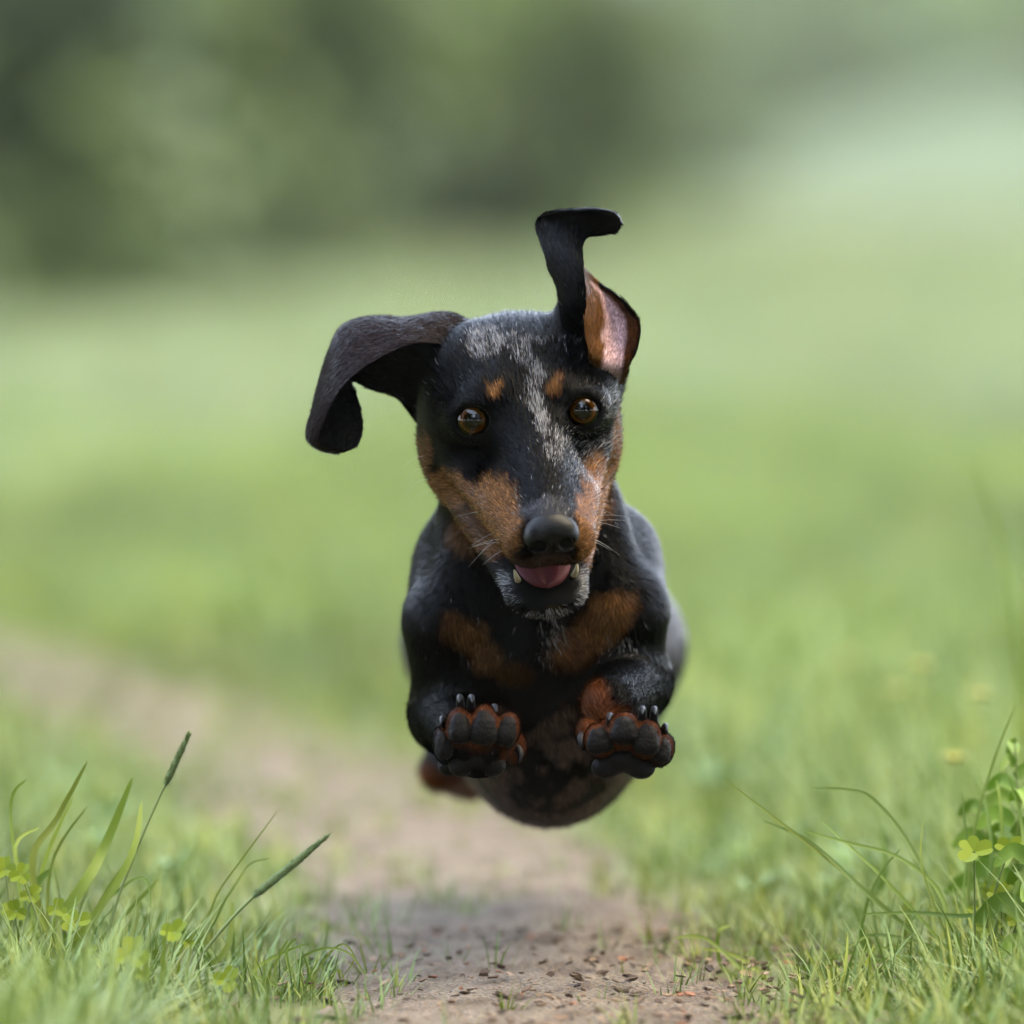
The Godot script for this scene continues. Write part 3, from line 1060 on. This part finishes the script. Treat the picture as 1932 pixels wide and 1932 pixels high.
# colour, hair length and lie of the hair at a point of the skin
func dress(p: Vector3, n: Vector3, reg: int, along: Vector3) -> void:
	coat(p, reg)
	var i := C.size() - 1
	var q := head_inv * p
	var len := 7.0
	var flow := Vector3(0.1, -0.75, -0.6)
	if reg == 0 or reg == 1:
		flow = head.basis * (q - Vector3(0, -22, 130)).normalized()
		len = lerpf(3.2, 7.0, clampf((95.0 - q.z) / 110.0, 0.0, 1.0))
		for s in [-1.0, 1.0]:
			var de := p.distance_to(head * Vector3(30.0 * s, 0, -1.5) + gaze(s) * 8.0)
			if de < 10.6:
				len = 0.0
				C[i] = Color(0.003, 0.003, 0.003)
			elif de < 15.0: len = minf(len, 2.4)
		var ln := head_inv.basis * n
		var gap := q.y + 50.0 + 0.20 * q.z
		if q.z > -20.0 and q.z < 84.0:
			if reg == 0 and q.y < -42.0 and absf(q.x) < 19.0 and ln.y < -0.45 and q.z < 70.0 + 400.0 * maxf(0.0, -ln.y - 0.96):
				len = 0.0
				C[i] = Color(0.02, 0.005, 0.006)
			if reg == 1 and ln.y > 0.55 and absf(q.x) < 18.0:
				len = 0.0
				C[i] = Color(0.002, 0.0016, 0.0018)
		if q.distance_to(Vector3(0, -24, 93)) < 13.0: len = 0.0
	elif reg == 3:
		flow = along + Vector3(0, -0.2, 0)
		len = 6.0
	elif reg == 5:
		flow = Vector3(0, 0.2, 0.6)
		len = 3.5
	elif p.z < -160.0:
		len = 9.0
	lie.append(flow)
	hair.append(len)

func body_field(f: Field) -> void:
	f.frame = Transform3D()
	# rib cage, loin, rump
	f.egg(mm(1037, 1330, -200), Vector3(58, 69, 140), 20, Vector3.ZERO, 2)
	f.cone(mm(1035, 1300, -250), mm(1080, 1230, -430), 58, 50, 30, 6)
	f.egg(mm(1165, 1215, -400), Vector3(40, 42, 70), 25, Vector3.ZERO, 6)
	f.egg(mm(900, 1215, -400), Vector3(45, 42, 70), 25, Vector3.ZERO, 6)
	# neck and breast
	f.cone(mm(985, 880, -75), mm(1010, 1140, -105), 44, 62, 25, 2)
	f.egg(mm(1018, 1200, -75), Vector3(44, 50, 36), 22, Vector3.ZERO, 2)
	# shoulders
	f.cone(mm(880, 1060, -115), mm(850, 1170, -65), 28, 24, 20, 2)
	f.cone(mm(1150, 1050, -115), mm(1172, 1150, -65), 28, 24, 20, 2)
	# neck straps, breast bone
	f.cone(mm(915, 960, -75), mm(858, 1165, -52), 20, 16, 9, 2)
	f.cone(mm(1100, 950, -80), mm(1165, 1150, -52), 20, 16, 9, 2)
	f.egg(mm(1024, 1215, -46), Vector3(13, 24, 12), 12, Vector3.ZERO, 2)
	f.cone(mm(1010, 1230, -55), mm(880, 1270, -60), 16, 18, 10, 2)
	f.cone(mm(1040, 1230, -55), mm(1150, 1240, -60), 16, 18, 10, 2)
	# fore legs: upper arm, forearm, wrist
	f.cone(mm(846, 1180, -65), mm(848, 1340, -78), 24, 19, 9, 3)
	f.cone(mm(848, 1350, -78), mm(880, 1400, 25), 21, 14, 12, 3)
	f.cone(mm(1172, 1150, -65), mm(1190, 1285, -70), 24, 19, 9, 3)
	f.cone(mm(1195, 1290, -70), mm(1150, 1330, 22), 20, 16, 12, 3)
	# paws
	f.egg(mm(903, 1408, 46), Vector3(17, 17, 14), 8, Vector3.ZERO, 5)
	f.egg(mm(1178, 1400, 46), Vector3(20, 15, 14), 8, Vector3.ZERO, 5)
	for t in TOES:
		var c := mm(t[0], t[1], t[4] - 5.0)
		f.egg(c, Vector3(t[2] + 0.8, t[3] + 1.6, 9.5), 2.0, Vector3(0, 0, t[5]), 5)
	f.egg(mm(972, 1412, 36), Vector3(6, 9, 8), 5, Vector3(0, 0, -14), 5)
	f.egg(mm(1106, 1385, 36), Vector3(6, 9, 8), 5, Vector3(0, 0, 14), 5)
	# hind legs swung under the belly
	f.cone(mm(900, 1230, -400), mm(880, 1390, -330), 34, 20, 15, 6)
	f.cone(mm(880, 1400, -330), mm(880, 1460, -400), 20, 12, 12, 6)
	f.cone(mm(885, 1470, -400), mm(825, 1455, -330), 11, 11, 10, 6)
	f.cone(mm(1170, 1230, -400), mm(1160, 1390, -340), 32, 20, 15, 6)
	f.cone(mm(1160, 1390, -340), mm(1120, 1420, -420), 20, 13, 12, 6)

# toe pads: u, v, half width, half height, z, tilt
const TOES := [
	[836, 1406, 5.0, 8.6, 55.0, 12.0], [868, 1374, 6.9, 10.0, 61.0, 6.0], [913, 1372, 7.4, 11.0, 63.0, -4.0], [955, 1380, 6.4, 9.6, 57.0, -16.0],
	[1131, 1398, 7.6, 8.2, 60.0, 12.0], [1178, 1378, 8.2, 8.8, 66.0, 3.0], [1220, 1395, 7.6, 9.6, 65.0, -6.0], [1247, 1415, 6.2, 8.0, 57.0, -20.0]]

func head_field(f: Field) -> void:
	f.frame = head
	f.egg(Vector3(0, -7, -46), Vector3(51, 39, 50), 15)
	f.egg(Vector3(0, 12, -30), Vector3(40, 16, 30), 16)
	for s in [-1, 1]:
		f.egg(Vector3(36 * s, -10, -34), Vector3(16, 24, 34), 14)
		f.egg(Vector3(34 * s, -40, -44), Vector3(22, 28, 34), 14)
		f.egg(Vector3(20 * s, 13, -4), Vector3(13, 8, 14), 12)
	for s in [-1, 1]:
		f.egg(Vector3(31 * s, 13, -44), Vector3(20, 15, 24), 14)
	f.cone(Vector3(0, -8, -8), Vector3(0, -23, 79), 26, 14, 14)
	for s in [-1, 1]:
		f.cone(Vector3(20 * s, -30, -8), Vector3(10 * s, -34, 77), 24, 15, 9)
	for s in [-1, 1]:
		f.egg(Vector3(34 * s, -17, 19), Vector3(6.8, 9, 15), 18, Vector3(0, 20 * s, 0), 0, 1)
	# fleshy feet of the ears
	f.frame = Transform3D()
	f.egg(mm(1088, 602, -30), Vector3(11, 16, 14), 10)
	f.egg(mm(1136, 700, -50), Vector3(12, 16, 14), 10)
	f.egg(mm(830, 640, -55), Vector3(12, 12, 14), 10)
	f.frame = head
	# lower jaw
	for s in [-1, 1]:
		f.cone(Vector3(32 * s, -52, -30), Vector3(14 * s, -77, 55), 17, 8.0, 6, 1)
	f.egg(Vector3(0, -81, 60), Vector3(20, 8, 13), 8, Vector3(17, 0, 0), 1)
	# throat
	f.cone(Vector3(0, -62, -40), Vector3(0, -84, 25), 26, 11, 12, 1)
	# eyelids, and the opening between them round the line of sight
	for s in [-1, 1]:
		f.egg(Vector3(30 * s, 0.8, -2.5), Vector3(15.6, 15.0, 14.6), 6)
	f.frame = Transform3D()
	for s in [-1, 1]:
		f.egg(head * Vector3(30.0 * s, 0, -1.5) + gaze(s) * 11.0 + Vector3(0, -0.4, 0), Vector3(10.0, 8.3, 9.0), 2.6, Vector3(0, 0, 5), 0, 1)

func gaze(s: float) -> Vector3:
	return Vector3(0.07 * s + 0.01, 0.03, 1.0).normalized()

# ears: each station is front rim, crest, back rim (u, v, z)
const LEFT_EAR := [
	[930, 680, -45, 925, 640, -80, 870, 860, -75],
	[850, 652, -22, 838, 606, -55, 803, 815, -60],
	[775, 650, -8, 770, 606, -48, 752, 755, -55],
	[712, 678, -3, 692, 602, -42, 702, 737, -50],
	[657, 718, -2, 641, 624, -37, 668, 720, -44],
	[630, 755, -4, 613, 695, -34, 669, 737, -40],
	[612, 793, -8, 598, 765, -30, 682, 775, -35],
	[602, 828, -10, 589, 815, -24, 684, 815, -28],
	[612, 843, -12, 606, 843, -22, 672, 842, -25],
	[633, 852, -14, 632, 854, -18, 652, 852, -22]]
const CUP := [
	[1118, 695, -25, 1140, 735, -45, 1175, 730, -48],
	[1112, 668, 2, 1152, 694, -16, 1188, 690, -20],
	[1106, 634, 6, 1156, 650, -24, 1203, 662, -10],
	[1102, 597, 7, 1157, 606, -28, 1208, 622, -10],
	[1098, 562, 5, 1147, 570, -28, 1198, 590, -14],
	[1097, 530, 0, 1124, 538, -24, 1168, 560, -22],
	[1096, 508, -6, 1108, 513, -18, 1128, 536, -26]]
const FLAP := [
	[1085, 690, -50, 1110, 690, -45, 1140, 700, -45],
	[1060, 610, -16, 1088, 600, -2, 1108, 612, 0],
	[1054, 550, -8, 1082, 550, 6, 1106, 552, 9],
	[1034, 502, -10, 1070, 500, 2, 1102, 508, 7],
	[1019, 456, -18, 1060, 455, -8, 1098, 476, -2],
	[1012, 428, -20, 1060, 425, -14, 1103, 456, -6],
	[1022, 406, -16, 1070, 410, -16, 1112, 448, -8],
	[1078, 401, -4, 1095, 405, -12, 1128, 446, -14],
	[1128, 398, 4, 1136, 404, -8, 1148, 444, -18],
	[1156, 403, 4, 1160, 410, -6, 1162, 440, -16],
	[1170, 418, 0, 1171, 422, -6, 1170, 432, -10]]

func spline(a: Array, k: int, t: float) -> Vector3:
	var n := a.size()
	var i := mini(int(t), n - 2)
	var p := []
	for o in [-1, 0, 1, 2]:
		var s: Array = a[clampi(i + o, 0, n - 1)]
		p.append(mm(s[k], s[k + 1], s[k + 2]))
	return p[1].cubic_interpolate(p[2], p[0], p[3], t - i)

func ear(a: Array, thick: float, kind: int) -> void:
	var nt := (a.size() - 1) * 8
	var nu := 22
	var S := PackedVector3Array()
	for i in nt + 1:
		var t := float(i) / nt * (a.size() - 1)
		var p0 := spline(a, 0, t)
		var pm := spline(a, 3, t)
		var p2 := spline(a, 6, t)
		var c := pm * 2.0 - (p0 + p2) * 0.5
		for j in nu + 1:
			var u := float(j) / nu
			var q := p0 * (1 - u) * (1 - u) + c * 2.0 * u * (1 - u) + p2 * u * u
			q += Vector3.ONE * noise.get_noise_3dv(q * 0.04) * 1.0
			S.append(q)
	var W := nu + 1
	var N := PackedVector3Array()
	for i in nt + 1:
		for j in W:
			var du := S[i * W + mini(j + 1, nu)] - S[i * W + maxi(j - 1, 0)]
			var dt := S[mini(i + 1, nt) * W + j] - S[maxi(i - 1, 0) * W + j]
			N.append(dt.cross(du).normalized())
	var first := P.size()
	for side in 2:
		for i in nt + 1:
			for j in W:
				var e := minf(1.0, minf(minf(j, nu - j) / 3.0, (nt - i) / 4.0))
				var sg := 1.0 if side == 0 else -1.0
				var n := N[i * W + j] * sg
				var h := thick * sqrt(maxf(1.0 - (1.0 - e) * (1.0 - e), 0.02))
				P.append(S[i * W + j] + n * h)
				nn.append(n)
				var u_in: bool = float(j) / nu > 0.32 and float(j) / nu < 0.8
				ear_coat(P[P.size() - 1], side, kind, float(i) / nt, float(j) / nu)
				var dt := S[mini(i + 1, nt) * W + j] - S[maxi(i - 1, 0) * W + j]
				lie.append(dt.normalized())
				hair.append(2.5 if (kind == 1 and side == 1 and u_in) or i > nt - 10 else 4.5)
	var lay := (nt + 1) * W
	for i in nt:
		for j in nu:
			var q := first + i * W + j
			I.append_array([q, q + 1, q + W + 1, q, q + W + 1, q + W])
			q += lay
			I.append_array([q, q + W + 1, q + 1, q, q + W, q + W + 1])
	for i in nt:
		for e in [0, nu]:
			var q: int = first + i * W + e
			if e == 0: I.append_array([q, q + W, q + lay + W, q, q + lay + W, q + lay])
			else: I.append_array([q, q + lay + W, q + W, q, q + lay, q + lay + W])
	for j in nu:
		var q := first + nt * W + j
		I.append_array([q, q + 1, q + lay + 1, q, q + lay + 1, q + lay])

func ear_coat(p: Vector3, side: int, kind: int, t: float, u: float) -> void:
	var n := noise.get_noise_3dv(p * 0.06)
	var c := Color(0.002, 0.002, 0.0025)
	var tick := 0.001
	if kind == 0 and side == 1:
		c = Color(0.009, 0.006, 0.006)
	if kind == 0 and side == 0:
		c = BLACK.lerp(Color(0.018, 0.012, 0.009), smoothstep(0.16, 0.04, t + n * 0.06) * smoothstep(0.25, 0.5, u) * 0.6)
	if kind == 1:
		# the cup of the ear: bare pink skin edged with tan hair
		var pink := Color(0.36, 0.235, 0.24)
		c = TAN.lerp(pink, smoothstep(0.24, 0.36, u + n * 0.1) * smoothstep(0.84, 0.72, u) * smoothstep(0.86, 0.66, t))
		if u > 0.8: c = c.lerp(RUST, 0.8).lerp(BLACK, smoothstep(0.93, 0.97, u + n * 0.06))
		if side == 0: c = BLACK
	C.append(c)
	light_hair.append(tick)

func ears() -> void:
	ear(LEFT_EAR, 0.85, 0)
	ear(CUP, 1.0, 1)
	ear(FLAP, 0.85, 2)

func eyes(d: Node3D) -> void:
	for s in [-1, 1]:
		var eP := PackedVector3Array()
		var eN := PackedVector3Array()
		var eC := PackedColorArray()
		var eI := PackedInt32Array()
		var c := head * Vector3(30.0 * s, 0, -1.5)
		var ax := gaze(s)
		var u := ax.cross(Vector3.UP).normalized()
		var w := u.cross(ax)
		var rings := 60
		var seg := 72
		for i in rings + 1:
			var th := PI * 0.7 * i / rings
			for j in seg:
				var ph := TAU * j / seg
				var n := ax * cos(th) + (u * cos(ph) + w * sin(ph)) * sin(th)
				eP.append((c + n * 12.2) * 0.001)
				eN.append(n)
				var rr := sin(th) * 12.2
				if th > PI * 0.5: rr = 20.0
				var k := Color(0.0008, 0.0008, 0.001)
				var q := smoothstep(3.8, 4.6, rr)
				var grain := 0.75 + 0.5 * noise.get_noise_2d(ph * 8.0, rr * 0.6)
				k = k.lerp(Color(0.0085, 0.0034, 0.0009).lerp(Color(0.033, 0.013, 0.0032), smoothstep(4.2, 6.2, rr)) * grain, q)
				k = k.lerp(Color(0.002, 0.0015, 0.0015), smoothstep(6.9, 7.5, rr))
				eC.append(k)
		for i in rings:
			for j in seg:
				var a := i * seg + j
				var b := i * seg + (j + 1) % seg
				eI.append_array([a, b + seg, b, a, a + seg, b + seg])
		put("eye", arrays_mesh(eP, eN, eC, eI), M.eyeball, d)

func nose(d: Node3D) -> void:
	var f := Field.new()
	f.h = 0.8
	f.frame = head
	f.egg(Vector3(0, -24, 86), Vector3(14.2, 11.5, 11), 4)
	for s in [-1, 1]:
		f.egg(Vector3(7.4 * s, -26, 90), Vector3(7.6, 8.6, 7.5), 4)
	for s in [-1, 1]:
		f.egg(Vector3(7.2 * s, -27.5, 97), Vector3(4.0, 4.3, 11), 1.5, Vector3.ZERO, 0, 1)
		f.egg(Vector3(11.8 * s, -30, 96), Vector3(4.8, 1.6, 8), 1.5, Vector3(0, 0, 14 * s), 0, 1)
	f.egg(Vector3(0, -34, 99), Vector3(0.8, 9, 6), 1.2, Vector3.ZERO, 0, 1)
	put("nose", field_mesh(f), M.nose_leather, d)

# a lump: an ellipsoid with a noisy skin
func lump(c: Vector3, r: Vector3, turn: Basis, rough := 0.0, flat := 0.0) -> ArrayMesh:
	var bP := PackedVector3Array()
	var bI := PackedInt32Array()
	var rings := 14
	var seg := 22
	for i in rings + 1:
		var th := PI * i / rings
		for j in seg:
			var ph := TAU * j / seg
			var q := Vector3(sin(th) * cos(ph), cos(th), sin(th) * sin(ph))
			if flat > 0.0: q = q * pow(1.0 / (pow(absf(q.x), 2.6) + pow(absf(q.y), 2.6) + pow(absf(q.z), 2.6)), 1.0 / 2.6)
			if flat == 0.5: q.x *= 1.0 - 0.28 * q.y
			var p := c + turn * (q * r)
			p += turn * q * noise.get_noise_3dv(p * 0.35) * rough
			bP.append(p * 0.001)
	for i in rings:
		for j in seg:
			var a := i * seg + j
			var b := i * seg + (j + 1) % seg
			bI.append_array([a, b, b + seg, a, b + seg, a + seg])
	return arrays_mesh(bP, smooth_normals(bP, bI), PackedColorArray(), bI)

# a bent tapering tube through points given in millimetres
func horn(pts: Array, radii: Array, seg := 8) -> ArrayMesh:
	var bP := PackedVector3Array()
	var bI := PackedInt32Array()
	var n := pts.size()
	var steps := (n - 1) * 4
	for i in steps + 1:
		var t := float(i) / steps * (n - 1)
		var k := mini(int(t), n - 2)
		var a: Vector3 = pts[maxi(k - 1, 0)]
		var e: Vector3 = pts[mini(k + 2, n - 1)]
		var p: Vector3 = pts[k].cubic_interpolate(pts[k + 1], a, e, t - k)
		var q: Vector3 = pts[k].cubic_interpolate(pts[k + 1], a, e, t - k + 0.01)
		var dir := (q - p).normalized()
		var u := dir.cross(Vector3(0.3, 0.2, 0.9)).normalized()
		var w := u.cross(dir)
		var r := lerpf(radii[k], radii[k + 1], t - k)
		for j in seg:
			var ph := TAU * j / seg
			bP.append((p + (u * cos(ph) + w * sin(ph)) * r) * 0.001)
	for i in steps:
		for j in seg:
			var a := i * seg + j
			var b := i * seg + (j + 1) % seg
			bI.append_array([a, b + seg, b, a, a + seg, b + seg])
	return arrays_mesh(bP, smooth_normals(bP, bI), PackedColorArray(), bI)

func mouth(d: Node3D) -> void:
	var jaw := head * Transform3D(Basis(Vector3.RIGHT, deg_to_rad(15.0)), Vector3(0, -61, 32))
	var bP := PackedVector3Array()
	var bI := PackedInt32Array()
	var nx := 24
	var nz := 30
	for i in nz + 1:
		var t := float(i) / nz
		var half := 16.5 * sqrt(maxf(0.0, 1.0 - pow(maxf(0.0, (t - 0.62) / 0.38), 2.0)))
		for j in nx + 1:
			var a := PI * (float(j) / nx)
			var x := -cos(a)
			var y := sin(a) * 3.5 - 2.2 * exp(-x * x * 14.0) + 0.25 * noise.get_noise_2d(x * 20.0, t * 40.0)
			bP.append(jaw * Vector3(x * half, y + 6.0 * (1.0 - t) * (1.0 - t) - t * 1.5, lerpf(-35, 36, t)) * 0.001)
	for i in nz:
		for j in nx:
			var a := i * (nx + 1) + j
			bI.append_array([a, a + 1, a + nx + 2, a, a + nx + 2, a + nx + 1])
	var N := smooth_normals(bP, bI)
	put("tongue", arrays_mesh(bP, N, PackedColorArray(), bI), M.tongue, d)
	for s in [-1.0, 1.0]:
		put("canine_tooth", horn([jaw * Vector3(15.0 * s, -3, 27), jaw * Vector3(16.5 * s, 3, 29), jaw * Vector3(17.4 * s, 6.5, 27)], [1.8, 1.5, 0.5], 10), M.tooth, d)

func whiskers(d: Node3D) -> void:
	var wm := mat("whisker", lin(0.16, 0.155, 0.15), 0.4, 0.3)
	for s in [-1.0, 1.0]:
		for k in 7:
			var a := head * Vector3((16.0 + 0.9 * k) * s, -34.0 - 5.0 * (k % 3), 78.0 - 5.0 * k)
			var dir := head.basis * Vector3(s * rng.randf_range(0.7, 1.0), rng.randf_range(-0.5, 0.15), rng.randf_range(-0.5, 0.1)).normalized()
			var l := rng.randf_range(18, 30)
			put("whisker", horn([a, a + dir * l * 0.5 + Vector3(0, 1.0, 0), a + dir * l + Vector3(0, -3.0, 0)], [0.11, 0.09, 0.03], 5), wm, d)
	for k in 4:
		var a := mm(800 + 4 * k, 860 + 22 * k, -20)
		put("whisker", horn([a, a + Vector3(-7, -2, 3), a + Vector3(-13, -7 - k, 4)], [0.09, 0.07, 0.03], 5), wm, d)

func paws(d: Node3D) -> void:
	for t in TOES:
		put("toe_pad", lump(mm(t[0], t[1], t[4] + 1.0), Vector3(t[2] * 0.9, t[3] * 0.88, 6.0), Basis(Vector3.BACK, deg_to_rad(t[5])) * Basis(Vector3.RIGHT, -0.25), 1.3, 0.5), M.pad, d)
	for w in [[900, 1436, 52.0, 1.0], [1176, 1440, 55.0, 1.12]]:
		var f := Field.new()
		f.h = 1.2
		f.egg(mm(w[0], w[1] - 8, w[2]), Vector3(8.5 * w[3], 7.5, 8), 4)
		f.egg(mm(w[0] - 30 * w[3], w[1] + 8, w[2] - 2), Vector3(7 * w[3], 6.5, 7), 4)
		f.egg(mm(w[0] + 30 * w[3], w[1] + 8, w[2] - 2), Vector3(7 * w[3], 6.5, 7), 4)
		put("palm_pad", field_mesh(f), M.pad, d)
	put("wrist_pad", lump(mm(850, 1444, 14), Vector3(7, 6, 6), Basis(), 0.6), M.pad, d)
	var claws := [[838, 1362, 50, -4], [869, 1322, 56, -2], [888, 1322, 57, 2], [930, 1340, 52, 4], [1152, 1356, 60, -2], [1212, 1344, 64, 0], [1233, 1344, 63, 2], [1252, 1376, 56, 4]]
	for c in claws:
		var a := mm(c[0], c[1] + 18, c[2] - 6)
		var b := mm(c[0] + c[3] * 0.5, c[1] - 3, c[2])
		var e := mm(c[0] + c[3], c[1] - 6, c[2] + 5)
		var g := mm(c[0] + c[3] * 1.5, c[1] + 3, c[2] + 11)
		put("claw", horn([a, b, e, g], [2.6, 2.1, 1.5, 0.3], 12), M.claw, d)
	put("claw", horn([mm(1104, 1380, 40), mm(1096, 1392, 45), mm(1097, 1404, 48), mm(1100, 1412, 49)], [2.4, 2.0, 1.3, 0.3], 12), M.claw, d)
	put("claw", horn([mm(974, 1408, 42), mm(981, 1420, 46), mm(981, 1432, 48), mm(978, 1440, 49)], [2.4, 2.0, 1.3, 0.3], 12), M.claw, d)

func fur(d: Node3D) -> void:
	var fP := PackedVector3Array()
	var fN := PackedVector3Array()
	var fC := PackedColorArray()
	var fI := PackedInt32Array()
	var view := (eye_pos * 1000.0 - mm(1000, 1000, 0)).normalized()
	for t in range(0, I.size(), 3):
		var a := I[t]
		var b := I[t + 1]
		var c := I[t + 2]
		var l := (hair[a] + hair[b] + hair[c]) / 3.0
		if hair[a] < 0.5 or hair[b] < 0.5 or hair[c] < 0.5: continue
		if nn[a].dot(view) < -0.35: continue
		var z := P[a].z
		var dens := 3.4 * FUR
		if z < -120.0: dens = 1.6 * FUR
		if z < -220.0: dens = 0.4 * FUR
		var area := (P[b] - P[a]).cross(P[c] - P[a]).length() * 0.5
		var cnt := int(area * dens + rng.randf())
		for k in cnt:
			var u := rng.randf()
			var v := rng.randf()
			if u + v > 1.0:
				u = 1.0 - u
				v = 1.0 - v
			var w := 1.0 - u - v
			var p := P[a] * w + P[b] * u + P[c] * v
			var n := (nn[a] * w + nn[b] * u + nn[c] * v).normalized()
			var fl := lie[a] * w + lie[b] * u + lie[c] * v
			fl += Vector3(rng.randf() - 0.5, rng.randf() - 0.5, rng.randf() - 0.5) * 0.38
			fl = fl - n * fl.dot(n)
			if fl.length_squared() < 1e-4: continue
			fl = fl.normalized()
			var len := l * rng.randf_range(0.6, 1.15)
			var side := fl.cross(n).normalized()
			var wd := 0.19 * rng.randf_range(0.7, 1.3)
			var up := rng.randf_range(0.14, 0.34) if rng.randf() > 0.06 else rng.randf_range(0.4, 0.9)
			var p0 := p - n * 0.2
			var p1 := p + (fl + n * up).normalized() * len * 0.5
			var p2 := p1 + (fl + n * up * 0.3).normalized() * len * 0.5
			var col := C[a] * w + C[b] * u + C[c] * v
			if rng.randf() < light_hair[a]: col = GREY * rng.randf_range(0.6, 1.5)
			else:
				col = col * rng.randf_range(0.3, 1.55)
				if rng.randf() < 0.16: col = col * 2.0 + Color(0.004, 0.004, 0.0048)
			col.a = 1.0
			var hn := (n + side * rng.randf_range(-0.5, 0.5) + fl * rng.randf_range(-0.1, 0.3)).normalized()
			var f := fP.size()
			fP.append((p0 - side * wd) * 0.001)
			fP.append((p0 + side * wd) * 0.001)
			fP.append((p1 - side * wd * 0.8) * 0.001)
			fP.append((p1 + side * wd * 0.8) * 0.001)
			fP.append(p2 * 0.001)
			for q in 5:
				fN.append(hn)
				fC.append(col)
			fI.append_array([f, f + 2, f + 1, f + 1, f + 2, f + 3, f + 2, f + 4, f + 3])
	var o := put("fur", arrays_mesh(fP, fN, fC, fI), M.fur, d)
	o.set_meta("kind", "stuff")
	stage("fur: %d hairs" % (fP.size() / 5))
